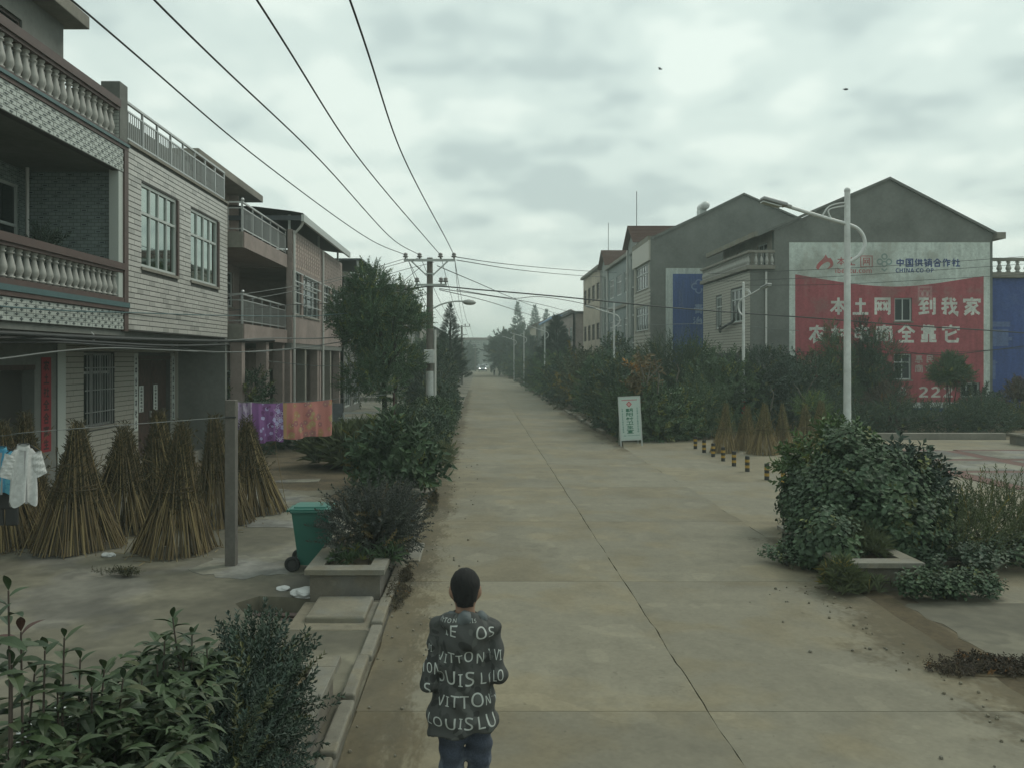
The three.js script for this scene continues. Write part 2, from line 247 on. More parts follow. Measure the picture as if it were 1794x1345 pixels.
{ // kerb stones along the left edge
  const kerb = thing('kerb', 'low worn concrete kerb along the left edge of the road', 'kerb', V(-1.1, 0, -8)); struct(kerb); delete kerb.userData.category;
  for (let d = 2.2; d < 48; d += 1.02) {
    const w = 0.06 + R0() * 0.012, h = 0.04 + R0() * 0.025, x = -1.12 + jit(0.012); if (d > 12.3 && d < 14.2) continue;
    new MB().rbox(x - w, x + w, -0.1, h, -d - 1.0 + R0() * 0.05, -d, 0.025, 2).build('kerb_stone', M.kerb, kerb);
  }
}
{ // kerb pieces along the hedge on the right
  const kerb = thing('kerb', 'broken concrete kerb pieces along the foot of the right hedge', 'kerb', V(4.8, 0, -40)); struct(kerb); delete kerb.userData.category;
  for (let d = 29.6; d < 74; d += 1.9) { if (R0() < .25) continue; const x = 4.82 + jit(.06), L = .9 + R0() * .9; new MB().rbox(x - .09, x + .09, -.1, .08 + R0() * .07, -d - L, -d, .03, 2).build('kerb_stone', M.kerb, kerb); }
}
// planters
function planter(x0, x1, d0, d1, label) {
  const t = thing('planter', label, 'planter', V((x0 + x1) / 2, 0, -d0), 'raised concrete planters'), h = 0.36;
  const b = new MB(); b.box(x0 + .06, x1 - .06, -.1, h - .07, -d0 - .18, -d0 - .06).box(x0 + .06, x1 - .06, -.1, h - .07, -d1 + .06, -d1 + .18);
  b.box(x0 + .06, x0 + .18, -.1, h - .07, -d1 + .18, -d0 - .18).box(x1 - .18, x1 - .06, -.1, h - .07, -d1 + .18, -d0 - .18); b.build('wall', M.planter, t);
  new MB().rbox(x0, x1, h - .07, h, -d0 - .26, -d0, .008).build('coping', M.coping, t); new MB().rbox(x0, x1, h - .07, h, -d1, -d1 + .26, .008).build('coping', M.coping, t);
  new MB().rbox(x0, x0 + .2, h - .07, h, -d1 + .262, -d0 - .262, .008).build('coping', M.coping, t); new MB().rbox(x1 - .2, x1, h - .07, h, -d1 + .262, -d0 - .262, .008).build('coping', M.coping, t);
  new MB().box(x0 + .17, x1 - .17, 0, h - .09, -d1 + .17, -d0 - .17).build('soil', M.soil, t);
  return t;
}
planter(-2.3, -1.2, 2.4, 7.4, 'raised concrete planter nearest the camera, under the large-leaved shrubs');
planter(-2.14, -1.16, 10.4, 13.6, 'raised concrete planter beside the green wheelie bin');
planter(-2.2, -1.18, 16.75, 25.5, 'raised concrete planter behind the bushy planter by the bin, on the left road edge');
planter(-2.2, -1.18, 28.5, 38.5, 'raised concrete planter at the foot of the power pole');
planter(4.6, 5.62, 10.75, 13.2, 'raised concrete planter under the vine-covered bush on the right');
planter(18.3, 21.6, 28.6, 29.6, 'small planter with a dry plant at the back of the plaza');
tag(new MB().rbox(13.2, 19.2, -.1, .22, -31.35, -31.1, .02).build('low_wall', M.cement, scene), 'low concrete edging wall in front of the hedge under the red mural', 'low wall');
{ // slab over the utility pit, broken slabs by the kerb
  const s = (l, x0, x1, y0, y1, d0, d1, m) => tag(new MB().rbox(x0, x1, y0, y1, -d1, -d0, .03, 3).build('cover_slab', m, scene), l, 'cover slab');
  s('flat concrete cover slab with rounded corners in front of the planter by the bin', -1.95, -1.28, -.04, .06, 9.5, 10.35, M.coping);
  s('lower broken concrete slab under the cover slab beside the open pit', -2.12, -1.2, -.1, -.005, 9.25, 10.33, M.kerb);
  s('pale rounded concrete slab lying at the road edge beside the bushy planter', -1.13, -.86, -.05, .03, 12.3, 13.5, M.coping);
  s('flat grey concrete slab between the two nearer left planters', -1.85, -1.2, -.05, .02, 14.3, 16.4, M.kerb);
  const pl = tag(new MB().rbox(-2.72, -2.02, -.13, -.1, -10.2, -10.08, .008).rbox(-2.6, -1.95, -.13, -.1, -9.98, -9.86, .008).build('plank', M.wood, scene), 'pair of dark planks lying in the open utility pit', 'plank');
}
{ // litter: small crumpled bags by the pit
  const bag = (x, d, s, l, seed) => { const r = rng(seed), g = new THREE.IcosahedronGeometry(s, 3), p = g.attributes.position, v = V(0, 0, 0); for (let i = 0; i < p.count; i++) { v.fromBufferAttribute(p, i); const k = 0.7 + 0.5 * vnoise(v.x / s * 2.3 + 9, v.y / s * 2.3 + 9 + v.z / s * 2.1, 64, seed); p.setXYZ(i, v.x * k * 1.5, Math.max(-.3 * s, v.y * k * .6), v.z * k); } g.translate(x, .3 * s - .02, -d); g.deleteAttribute('normal'); g.computeVertexNormals(); tag(new MB().geo(g).build('plastic_bag', M.bag, scene), l, 'plastic bag'); };
  mat('bag', 0.5, 0.51, 0.5, 0.5);
  bag(-2.15, 10.62, .13, 'crumpled white plastic bag on the edge of the utility pit', 3);
  bag(-2.5, 10.9, .06, 'tiny white scrap of plastic behind the utility pit', 5);
  bag(-3.2, 6.6, .26, 'white plastic bag on the ground half hidden behind the large-leaved shrubs', 8);
  bag(-5.55, 12.75, .07, 'white scrap of plastic between the two nearest stalk stacks', 9);
}

// ---------- windows, balusters, tiles ----------
function win(parent, pl, u0, u1, v0, v1, nx, rows = [1], o = {}) {
  const f = new MB(), t = o.t ?? 0.06, w0 = o.w ?? -0.12, fm = o.m ?? M.alu;
  f.boxP(pl, u0, u1, v0, v0 + t, w0, w0 + .07).boxP(pl, u0, u1, v1 - t, v1, w0, w0 + .07).boxP(pl, u0, u0 + t, v0 + t, v1 - t, w0, w0 + .07).boxP(pl, u1 - t, u1, v0 + t, v1 - t, w0, w0 + .07);
  const W = (u1 - u0 - 2 * t) / nx, Hh = v1 - v0 - 2 * t; let acc = 0; const cells = [];
  rows.forEach((r, j) => { const a = v0 + t + acc * Hh, b = v0 + t + (acc + r) * Hh; acc += r; if (j) f.boxP(pl, u0 + t, u1 - t, a - .03, a + .03, w0, w0 + .07); for (let i = 0; i < nx; i++) { const x = u0 + t + W * i; cells.push([x, x + W, a, b]); if (i) f.boxP(pl, x - .022, x + .022, a + (j ? .031 : 0), b - (j < rows.length - 1 ? .031 : 0), w0 + .004, w0 + .066); } });
  const m = f.build('window', fm, parent);
  for (const c of cells) new MB().boxP(pl, c[0], c[1], c[2], c[3], w0 + .02, w0 + .03).build('pane', o.glass ?? M.glass, m);
  if (o.bars) { const b = new MB(); const n = Math.round((u1 - u0) / 0.13); for (let i = 1; i < n; i++) { const u = u0 + (u1 - u0) * i / n; b.boxP(pl, u - .009, u + .009, v0 + .02, v1 - .02, .01, .028); } for (const q of [.2, .5, .8]) b.boxP(pl, u0, u1, v0 + (v1 - v0) * q - .012, v0 + (v1 - v0) * q + .012, .029, .041); b.build('bars', o.barm ?? M.steel, m); }
  // dark room behind
  new MB().boxP(pl, u0, u1, v0, v1, w0 - .06, w0 - .03).build('blind', o.back ?? M.interior, m);
  if (o.sill !== false) new MB().boxP(pl, u0 - .06, u1 + .06, v0 - .07, v0 - .003, w0, .05).build('sill', o.sillm ?? M.cement, m);
  return m;
}
function balProfile(h, r) { const q = [[.62, 0], [.62, .05], [.9, .06], [.9, .1], [.55, .13], [.7, .2], [1, .32], [.95, .42], [.7, .58], [.5, .72], [.45, .8], [.75, .82], [.75, .86], [.5, .88], [.6, .93], [.8, .95], [.8, 1]]; return new THREE.LatheGeometry(q.map(([a, b]) => new THREE.Vector2(a * r, b * h)), 10); }
function balusters(parent, from, to, n, h, r, m) {
  const g = balProfile(h, r); for (let i = 0; i < n; i++) { const p = from.clone().lerp(to, n > 1 ? i / (n - 1) : 0); const b = put('baluster', g, m, parent); b.position.copy(p).sub(parent._o); b.rotation.y = i * .7; }
}
function tiles(parent, pl, u0, u1, v0, v1, tw, th, holes, o = {}) {     // running-bond wall tiles, the first o.single whole ones as parts
  const r = rng(o.seed ?? 5), gap = o.gap ?? 0.012, rest = new MB(), one = []; let row = 0;
  for (let v = v0; v < v1 - .02; v += th, row++) for (let u = u0 - (row % 2 ? tw / 2 : 0); u < u1 - .02; u += tw) {
    const gu = o.gu ?? gap, a = Math.max(u, u0) + gu / 2, b = Math.min(u + tw, u1) - gu / 2, c = v + gap / 2, d = Math.min(v + th, v1) - gap / 2; if (b - a < .02 || d - c < .02) continue;
    if (holes.some((h) => b > h[0] && a < h[1] && d > h[2] && c < h[3])) {
      for (const h of holes) if (b > h[0] && a < h[1] && d > h[2] && c < h[3]) { if (a < h[0] - .02) rest.boxP(pl, a, h[0] - .004, c, d, 0, .012); if (b > h[1] + .02) rest.boxP(pl, h[1] + .004, b, c, d, 0, .012); } continue; }
    (Math.abs(b - a - tw + gu) < .002 && Math.abs(d - c - th + gap) < .002 && o.single ? one : null)?.push([a, b, c, d]) ?? rest.boxP(pl, a, b, c, d, 0, .010 + r() * .006);
  }
  one.sort((p, q) => p[0] - q[0]);
  const mm = o.mats ?? M.tiles; if (one.length) { const base = onP(pl, 0, 0, 0), e = onP(pl, tw - (o.gu ?? gap), th - gap, .014).sub(base); const g = boxUV(flat(new THREE.BoxGeometry(Math.abs(e.x), Math.abs(e.y), Math.abs(e.z))));
    one.forEach((q, i) => { if (i >= o.single) return rest.boxP(pl, ...q, 0, .010 + r() * .006); const k = put('tile', g, mm[r() < .62 ? 0 : 1 + Math.floor(r() * 3)], parent); k.position.copy(onP(pl, (q[0] + q[1]) / 2, (q[2] + q[3]) / 2, .007 + (r() - .5) * .004)).sub(parent._o); }); }
  if (rest.l.length) stuff(rest.build('tile', mm[0], parent));
}
function rail(parent, pl, u0, u1, v0, h, post, bar, m = M.steel, t = .022) {   // metal railing along a facade plane; posts, bars, rails
  const n = Math.max(1, Math.round((u1 - u0) / post)), a = new MB(), b = new MB();
  for (let i = 0; i <= n; i++) { const u = u0 + (u1 - u0) * i / n; new MB().boxP(pl, u - t, u + t, v0, v0 + h, -t, t).build('post', m, parent); if (i < n) { const k = Math.round((u1 - u0) / n / bar); for (let j = 1; j < k; j++) { const q = u + (u1 - u0) / n * j / k; b.boxP(pl, q - .009, q + .009, v0 + .1, v0 + h - .17, -.009, .009); } } }
  a.boxP(pl, u0 - .03, u1 + .03, v0 + h, v0 + h + .05, -.03, .03).boxP(pl, u0, u1, v0 + h - .17, v0 + h - .135, -.016, .016).boxP(pl, u0, u1, v0 + .08, v0 + .115, -.016, .016); a.build('handrail', m, parent); stuff(b.build('bars', m, parent));
}

// ---------- left house 1: balustrades and loggia ----------
const XF = -7.5, XG = -9.0, DP = 18.15;
{
  const h = thing('house', 'tiled house at far left with two tiers of white balusters and an open loggia', 'house', V(XF, 0, -15)), f = plX(XF, 1), g = plX(XG, 1), D0 = 7.5;
  new MB().wall(g, D0, DP, -.1, 3.4, .25, [[15.1, 17.25, .28, 2.75], [11, 13.6, .28, 2.75]]).build('wall', M.render_dark, h);
  new MB().box(XG, -8.15, -.1, .27, -DP, -D0).build('step', M.cement, h);
  new MB().box(-12, XF - .05, 3.4, 3.9, -DP, -D0).build('floor_slab', M.render_dark, h);
  new MB().wall(f, D0, DP - .2, 3.52, 3.92, .14).build('fascia', M.grout, h);
  mat('whitetile', .40, .43, .40, .4); mat('darktile', .07, .085, .085, .4);
  tiles(h, f, 12.9, DP - .2, 3.53, 3.92, .15, .075, [], { mats: [M.whitetile], gap: .009, seed: 9 });
  { const dk = new MB(); for (let r = 0; r < 5; r++) for (let u = 13 + (r % 2) * .15; u < DP - .3; u += .3) { dk.boxP(f, u, u + .09, 3.562 + r * .075, 3.582 + r * .075, .01, .022).boxP(f, u + .035, u + .055, 3.55 + r * .075, 3.594 + r * .075, .01, .0235); } stuff(dk.build('inlay', M.darktile, h)); }
  new MB().boxP(f, D0, DP, 3.92, 4.0, -.3, .05).boxP(f, D0, DP, 4.1, 4.2, -.3, .03).build('moulding', M.brown, h); new MB().boxP(f, D0, DP, 4.0, 4.1, -.3, .07).build('moulding', M.teal, h);
  balusters(h, V(XF - .1, 4.2, -17.72), V(XF - .1, 4.2, -12.6), 22, .52, .085, M.baluster);
  new MB().boxP(f, D0, DP - .2, 4.72, 4.78, -.2, .01).boxP(f, D0, DP - .2, 4.78, 4.92, -.24, .05).build('handrail', M.brown, h);
  new MB().boxP(f, DP - .42, DP - .2, 4.2, 6.86, -.2, 0).build('pilaster', M.whitetile, h);
  // loggia
  T.mosaic = tex(256, 256, (u, v) => { const r = Math.floor(v * 16), c = u * 8 + (r % 2) * .5, fx = c % 1, fy = (v * 16) % 1; const line = fy < .12 || fx < .05; const dk = (Math.floor(c) + r * 3) % 4 === 0 && fx > .25 && fx < .8 && fy > .35 && fy < .7; const n = .85 + hash(Math.floor(c), r, 4) * .25; return dk ? [.02, .03, .035] : line ? [.05, .06, .06] : [.20 * n, .245 * n, .235 * n]; }, 1 / 1.2);
  mat('mosaic', 1, 1, 1, .45, T.mosaic);
  new MB().wall(plZ(DP - .2, 1), -9.6, XF - .02, 3.9, 6.86, .18).build('side_wall', M.mosaic, h);
  new MB().wall(plX(-9.5, 1), D0, DP - .2, 3.9, 6.86, .2, [[13.2, 17.6, 4.3, 6.5]]).build('back_wall', M.mosaic, h);
  win(h, plX(-9.5, 1), 13.2, 17.6, 4.3, 6.5, 4, [.62, .38], { w: -.1 });
  new MB().bar(V(-9.3, 3.92, -17.55), V(-9.3, 6.86, -17.55), .035).build('downpipe', M.pvc, h);
  new MB().box(-12, XF - .02, 6.85, 7.05, -DP, -D0).build('floor_slab', M.render, h);
  new MB().wall(f, D0, DP - .2, 6.83, 7.32, .14).build('fascia', M.grout, h);
  tiles(h, f, 12.9, DP - .2, 6.84, 7.32, .15, .08, [], { mats: [M.whitetile], gap: .012, seed: 12 });
  { const dk = new MB(); for (let r = 0; r < 6; r++) for (let u = 13 + (r % 2) * .15; u < DP - .3; u += .3) dk.boxP(f, u, u + .085, 6.868 + r * .08, 6.89 + r * .08, .01, .022); stuff(dk.build('inlay', M.darktile, h)); }
  new MB().boxP(f, D0, DP, 7.32, 7.39, -.3, .04).boxP(f, D0, DP, 7.45, 7.5, -.3, .03).build('moulding', M.brown, h); new MB().boxP(f, D0, DP, 7.39, 7.45, -.3, .07).build('moulding', M.teal, h);
  balusters(h, V(XF - .1, 7.5, -17.55), V(XF - .1, 7.5, -12.5), 21, .58, .09, M.baluster);
  new MB().boxP(f, D0, DP - .4, 8.08, 8.14, -.2, .01).boxP(f, D0, DP - .4, 8.14, 8.3, -.24, .05).build('handrail', M.brown, h);
  new MB().rbox(XF - .38, XF + .02, 7.5, 8.7, -DP, -DP + .4, .015).build('corner_pillar', M.render_dark, h);
  tiles(h, plZ(DP - .4, 1), XF - .36, XF, 7.52, 8.1, .12, .075, [], { mats: [M.whitetile] });
  new MB().boxP(f, DP - .198, DP, 3.5, 7.32, -.2, .035).build('edge_strip', M.brown, h);
  // penthouse
  new MB().wall(plX(-8.9, 1), D0, 18.05, 7.05, 10.05, .2, [[13.4, 16.6, 7.9, 9.5]]).wall(plZ(18.05, 1), -13, -8.9, 7.05, 10.05, .2).build('penthouse_wall', M.render, h);
  win(h, plX(-8.9, 1), 13.4, 16.6, 7.9, 9.5, 3, [.65, .35], { m: M.wood });
  new MB().rbox(-13, -8.45, 10.05, 10.33, -18.5, -D0, .02).build('roof', M.cement, h);
  // door
  const dr = new MB(); for (let i = 0; i < 2; i++) dr.boxP(g, 15.1 + i * .42, 15.48 + i * .42, .28, 2.7, -.2, -.14); dr.boxP(g, 15.1, 17.25, 2.7, 2.8, -.2, .02); dr.build('door', M.wood, h);
  new MB().boxP(g, 11.1, 13.5, .28, 2.7, -.2, -.14).build('door', M.wood, h);
  new MB().box(-13, -12.8, 0, 3.4, -DP, -D0).box(-12.8, XG - .25, 0, 3.4, -DP + .05, -DP + .2).box(-12.8, XG - .25, 0, 3.4, -D0 - .1, -D0).box(-12.8, XG - .25, 0, .26, -DP + .2, -D0 - .1).build('back_wall', M.interior, h);
  T.red = canvasTex(96, 512, (c, w, hh) => { c.fillStyle = '#8c2b33'; c.fillRect(0, 0, w, hh); c.strokeStyle = '#3a1a1c'; for (let i = 0; i < 7; i++) glyph(c, '农土社全合家生'[i], 18, 14 + i * 71, 60, 9); });
  mat('couplet_red', .8, .8, .8, .85, T.red); mat('couplet_white', .9, .9, .9, .85, canvasTex(96, 512, (c, w, hh) => { c.fillStyle = '#b9bfba'; c.fillRect(0, 0, w, hh); c.strokeStyle = '#2b2f30'; for (let i = 0; i < 7; i++) glyph(c, '土中合生本社全'[i], 20, 14 + i * 71, 56, 9); }));
  sheet(h, g, 17.5, 17.9, 1.0, 2.95, .008, 'couplet', M.couplet_red); sheet(h, g, 15.0, 15.09, .9, 2.1, .01, 'poster', M.couplet_white);
  h.children.filter((c) => c.name === 'couplet')[0].userData.label = 'red paper couplet strip beside the doorway';
}
function sheet(parent, pl, u0, u1, v0, v1, w, name, m) {   // thin printed sheet with 0..1 uv
  const b = new MB().boxP(pl, u0, u1, v0, v1, w, w + .006); b.uvs = (g) => { const p = g.attributes.position, uv = g.attributes.uv; for (let i = 0; i < p.count; i++) { const u = pl.a === 'x' ? -p.getZ(i) : p.getX(i); uv.setXY(i, (u - u0) / (u1 - u0), (p.getY(i) - v0) / (v1 - v0)); } }; return b.build(name, m, parent);
}

// ---------- left house 2: cream tiles, two windows ----------
{
  const h = thing('house', 'cream tiled house with two tall windows and a steel rail along its flat roof', 'house', V(XF, 0, -21.7)), f = plX(XF, 1), g = plX(XG, 1), D1 = 25.35;
  const hs = [[18.92, 21.15, 4.96, 6.84], [22.15, 24.45, 4.96, 6.84]], gh = [[19.4, 21.0, 1.35, 3.05], [22.5, 24.8, .28, 3.0]];
  new MB().wall(f, DP + .002, D1, 3.52, 7.5, .2, hs).build('wall', M.grout, h);
  tiles(h, f, DP + .01, D1, 3.54, 7.44, .34, .115, hs.map((q) => [q[0] - .02, q[1] + .02, q[2] - .07, q[3] + .02]), { single: 300, seed: 21, gap: .019, gu: .006 });
  hs.forEach((q) => win(h, f, ...q, 4, [.66, .34], { w: -.1, sill: true, t: .07, glass: M.mirror_glass }));
  hs.forEach((q) => new MB().boxP(f, q[1] - .005, q[1] + .1, q[2], q[3], -.01, .03).build('window_trim', M.brown, h));
  new MB().boxP(f, DP, D1, 7.5, 7.56, -.25, .05).build('coping', M.cement, h);
  new MB().box(-13, XF - .2, 7.1, 7.3, -D1, -DP).build('roof', M.cement, h);
  rail(h, plX(XF - .08, 1), DP + .15, D1 - .05, 7.56, .84, .93, .115);
  new MB().box(-8.75, -8.6, 7.3, 8.72, -D1, -DP - .1).build('roof_wall', M.render_dark, h);
  new MB().wall(plZ(D1, -1), -13, XF, -.1, 7.5, .2).build('side_wall', M.render, h);
  new MB().box(-12, XF - .21, 3.36, 3.54, -D1, -DP).build('floor_slab', M.render_dark, h);
  new MB().wall(g, DP, D1, -.1, 3.4, .22, gh).build('wall', M.grout, h);
  mat('groundtile', .30, .29, .25, .45);
  tiles(h, g, DP + .05, D1, .28, 3.36, .27, .122, gh.map((q) => [q[0] - .02, q[1] + .02, q[2], q[3] + .02]), { mats: [M.groundtile], seed: 33, gap: .016, gu: .006 });
  win(h, g, ...gh[0], 3, [.75, .25], { m: M.steel, bars: true, barm: M.steel, w: -.14, t: .05 });
  new MB().box(XG, -8.15, -.1, .275, -D1 - .1, -DP - .001).build('step', M.cement, h);
  const dr = new MB(); dr.boxP(g, 22.5, 24.8, 2.9, 3.0, -.2, .02); for (const [a, b] of [[22.52, 23.64], [23.66, 24.78]]) { dr.boxP(g, a, b, .28, 2.88, -.16, -.11); dr.boxP(g, a + .12, b - .12, .45, 1.2, -.11, -.09).boxP(g, a + .12, b - .12, 1.4, 2.7, -.11, -.092); } const dm = dr.build('door', M.wood, h); new MB().boxP(g, 23.5, 23.54, 1.3, 1.5, -.09, -.04).build('handle', M.steel, dm);
  sheet(h, g, 22.18, 22.42, 1.05, 3.05, .02, 'couplet', M.couplet_white); sheet(h, g, 24.9, 25.12, 1.15, 3.0, .02, 'couplet', M.couplet_white);
  sheet(h, g, 22.75, 23.05, 1.5, 2.2, -.08, 'poster', M.couplet_white); sheet(h, g, 23.75, 24.05, 1.5, 2.2, -.08, 'poster', M.couplet_white);
  new MB().boxP(g, 25.12, 25.34, -.1, 3.36, .02, .12).build('pilaster', M.groundtile, h);
  new MB().boxP(g, DP, DP + .35, .28, 3.36, .018, .03).build('pilaster', M.whitetile, h);
}
// ---------- left houses 3 to 5: pink, balconies, sheet-metal canopy ----------
{
  const h = thing('house', 'pinkish house with two railed balconies next to the cream tiled house', 'house', V(-7.15, 0, -28.6)), D0 = 25.4, D1 = 31.75, b = plX(-8.95, 1), f = plX(-7.15, 1);
  for (const [y, dark] of [[-.1, 1], [3.98, 0], [6.78, 0]]) {
    const top = y < 0 ? 3.5 : y < 5 ? 6.3 : 9.0, pl = y > 6 ? plX(-9.3, 1) : b, hs = y < 0 ? [[26.6, 28.2, .1, 2.6], [29, 30.8, .9, 2.5]] : [[26.4, 27.6, y + .05, y + 2.05], [28.4, 31, y + .8, y + 2.05]];
    new MB().wall(pl, D0, D1, y, top, .2, hs).build('wall', y > 6 ? M.cream.clone() : M.pinkdark, h); hs.forEach((q, i) => win(h, pl, ...q, i ? 3 : 2, i ? [.7, .3] : [1], { sill: i > 0, m: i ? M.alu : M.wood }));
  }
  h.children.filter((c) => c.name === 'wall')[2].material.color.setRGB(.3, .24, .2);
  for (const y of [3.5, 6.3]) {
    new MB().box(-9, -7.19, y + .02, y + .44, -D1, -25.95).build('balcony_slab', M.pinkdark, h); new MB().boxP(f, 25.95, D1, y, y + .48, -.04, 0).build('fascia', M.pink, h); new MB().box(-9, -7.19, y, y + .48, -25.95, -25.91).build('fascia', M.cement, h);
    rail(h, plX(-7.22, 1), 26.0, D1, y + .48, .88, 1.15, .14, M.steel, .018); rail(h, plZ(25.98, 1), -8.9, -7.24, y + .48, .88, 1.7, .4, M.steel, .018);
    new MB().geo(new THREE.SphereGeometry(.06, 10, 8).translate(-7.22, y + 1.46, -26.0)).build('finial', M.steel, h);
  }
  new MB().rbox(-14, -8.42, 8.98, 9.24, -33.2, -25.6, .02).build('roof', M.cement, h);
  new MB().wall(plZ(D1, 1), -14, -9.0, 3, 9, .2).build('side_wall', M.pinkdark, h);
  new MB().bar(V(-8.4, -.02, -25.6), V(-8.4, 3.5, -25.6), .045).build('downpipe', M.pvc, h);
  for (const d of [26.2, 29.2, 31.6]) new MB().box(-7.6, -7.25, -.1, 3.5, -d - .18, -d + .18).build('pillar', M.pinkdark, h);
}
function pinkHouse(D0, D1, label, split, gf, var2) {
  const h = thing('house', label, 'house', V(-7, 0, -(D0 + D1) / 2)), f = plX(-7, 1), b = plX(-8.6, 1), w = D1 - D0;
  const hs = split.map(([a, c]) => [D0 + a * w, D0 + c * w, 4.62, 6.25]);
  new MB().wall(f, D0, D1, 3.5, 6.3, .2, hs).build('wall', M.pinkdark, h);
  hs.forEach((q, i) => win(h, f, ...q, 3, [.7, .3], { bars: false, t: .05, w: -.15, back: i ? M.interior : M.dark }));
  hs.forEach((q) => { const bb = new MB(); for (const k of [.25, .5, .75, .97]) bb.boxP(f, q[0] - .05, q[1] + .05, q[2] + (q[3] - q[2]) * k - .02, q[2] + (q[3] - q[2]) * k + .02, .04, .08); bb.build('guard_rail', M.steel, h); });
  new MB().wall(f, D0 + .02, D1 - .02, 6.302, 7.75, .16).build('parapet', M.pink, h);
  { const r = new MB(), q = rng(D0 * 10 | 0); for (let u = D0 + .1; u < D1 - .4; u += .42) for (let v = 6.4; v < 7.6; v += .16) r.boxP(f, u + (v * 10 % 2) * .1, u + .3, v, v + .1, 0, .008 + q() * .01); stuff(r.build('tile', var2 ? M.pink : M.pinktile, h)); }
  new MB().box(-13, -7.02, 6.3, 6.5, -D1, -D0).build('floor_slab', M.pinkdark, h); new MB().box(-13, -7.02, 3.3, 3.5, -D1, -D0).build('floor_slab', M.render_dark, h);
  new MB().wall(b, D0, D1, -.1, 3.4, .2, gf).build('wall', M.pinkdark, h); gf.forEach((q) => win(h, b, ...q, 2, [1], { m: M.wood, sill: false }));
  new MB().wall(plZ(D1, -1), -13, -7.2, -.1, 7.7, .2).build('side_wall', M.pinkdark, h); new MB().wall(plX(-12.5, 1), D0, D1, 6.5, 8.4, .2).build('back_wall', M.render_dark, h);
  for (let i = 0; i < 3; i++) { const d = D0 + .25 + i * (w - .5) / 2; new MB().box(-7.4, -7.08, -.1, 3.3, -d - .16, -d + .16).build('pillar', i % 2 ? M.cement : M.pinkdark, h); }
  new MB().bar(V(-6.93, -.02, -D0 - .12), V(-6.93, 7.7, -D0 - .12), .05).build('downpipe', M.pvc, h);
  return h;
}
mat('pinktile', .36, .265, .22, .5);
pinkHouse(31.8, 37.7, 'pink house with patterned parapet under the front half of the metal canopy', [[.03, .3], [.36, .93]], [[32.6, 33.8, .1, 2.5], [35, 36.6, .8, 2.5]]);
pinkHouse(37.7, 43.5, 'plain pink house under the far half of the metal canopy, half behind the round tree', [[.05, .4], [.5, .95]], [[38.6, 39.8, .1, 2.5], [40.8, 42.2, .1, 2.5]], 1);
{
  const c = thing('metal_canopy', 'dark curved sheet-metal canopy on posts above the pink houses', 'canopy', V(-7, 7.5, -37)), pr = [[-6.55, 8.28], [-7.0, 8.36], [-8.3, 8.52], [-10, 8.6], [-12.5, 8.4]];
  for (let i = 0; i < 12; i++) { const z0 = -31.6 - i * .95, b = new MB(); for (let k = 0; k + 1 < pr.length; k++) { const g = new THREE.BufferGeometry(), y = (j) => pr[j][1] - .012 * i, p = [pr[k][0], y(k), z0, pr[k + 1][0], y(k + 1), z0, pr[k + 1][0], y(k + 1), z0 - .94, pr[k][0], y(k), z0 - .94]; const q = [...p.slice(0, 9), ...p.slice(0, 3), ...p.slice(6, 12)], t = .03; const up = q.map((v, n) => n % 3 === 1 ? v + t : v); g.setAttribute('position', new THREE.Float32BufferAttribute([...q, ...up], 3)); g.computeVertexNormals(); b.geo(g); } b.build('roof_sheet', M.sheet, c); }
  new MB().box(-6.6, -6.5, 8.0, 8.26, -43, -31.6).build('gutter', M.alu, c); new MB().tube([V(-6.56, 8.1, -31.75), V(-6.62, 7.9, -31.8), V(-6.9, 7.6, -31.9)], .05).build('downpipe', M.pvc, c);
  new MB().box(-12.5, -6.6, 8.04, 8.22, -31.64, -31.6).build('edge_trim', M.sheet, c);
  for (const d of [31.9, 37.7, 42.8]) new MB().box(-7.15, -7.07, 7.7, 8.3, -d - .04, -d + .04).build('post', M.alu, c);
}
function farHouse(name, label, x0, x1, d0, d1, y1, m, o = {}) {      // box house seen from the road; front faces the road
  const left = x1 < 0, X = left ? x1 : x0, f = plX(X, left ? 1 : -1), h = thing(name, label, 'house', V(X, 0, -(d0 + d1) / 2)), n = o.bays ?? Math.max(1, Math.round((d1 - d0) / 3.2)), st = o.storeys ?? Math.round(y1 / 3.2), hs = [];
  for (let s = 0; s < st; s++) for (let i = 0; i < n; i++) { const w = (d1 - d0) / n, a = d0 + i * w + w * .18, c = d0 + (i + 1) * w - w * .18, yb = s * y1 / st; hs.push([a, c, yb + (s ? .95 : .3), yb + Math.min(2.5, y1 / st - .45)]); }
  new MB().wall(f, d0, d1, -.1, y1, .25, hs).build('wall', m, h); hs.forEach((q) => win(h, f, ...q, o.panes ?? 3, [.7, .3], { sill: false, m: o.frame ?? M.alu, t: .08 }));
  if (o.gable) { const xm = (x0 + x1) / 2; new MB().wall(plZ(d0, 1), left ? x0 : x0 + .001, x1, -.1, y1, .25, o.gholes ?? [], [[xm, o.gable]]).build('gable_wall', o.gm ?? M.render, h); for (const q of o.gholes ?? []) win(h, plZ(d0, 1), ...q, 2); roofGable(h, x0 - .45, x1 + .45, xm, y1 - .1, o.gable + .06, d0 - .15, d1 + .05, o.roof ?? M.darkroof); }
  else { new MB().wall(plZ(d0, 1), x0, x1, -.1, y1, .25).build('side_wall', o.gm ?? m, h); new MB().rbox(x0 - .3, x1 + .3, y1, y1 + .25, -d1 - .1, -d0 + .3, .02).build('roof', o.roof ?? M.cement, h); }
  if (o.band) for (let s = 1; s < st; s++) new MB().boxP(f, d0, d1, s * y1 / st - .12, s * y1 / st + .12, 0, .12).build('floor_band', o.band, h);
  return h;
}
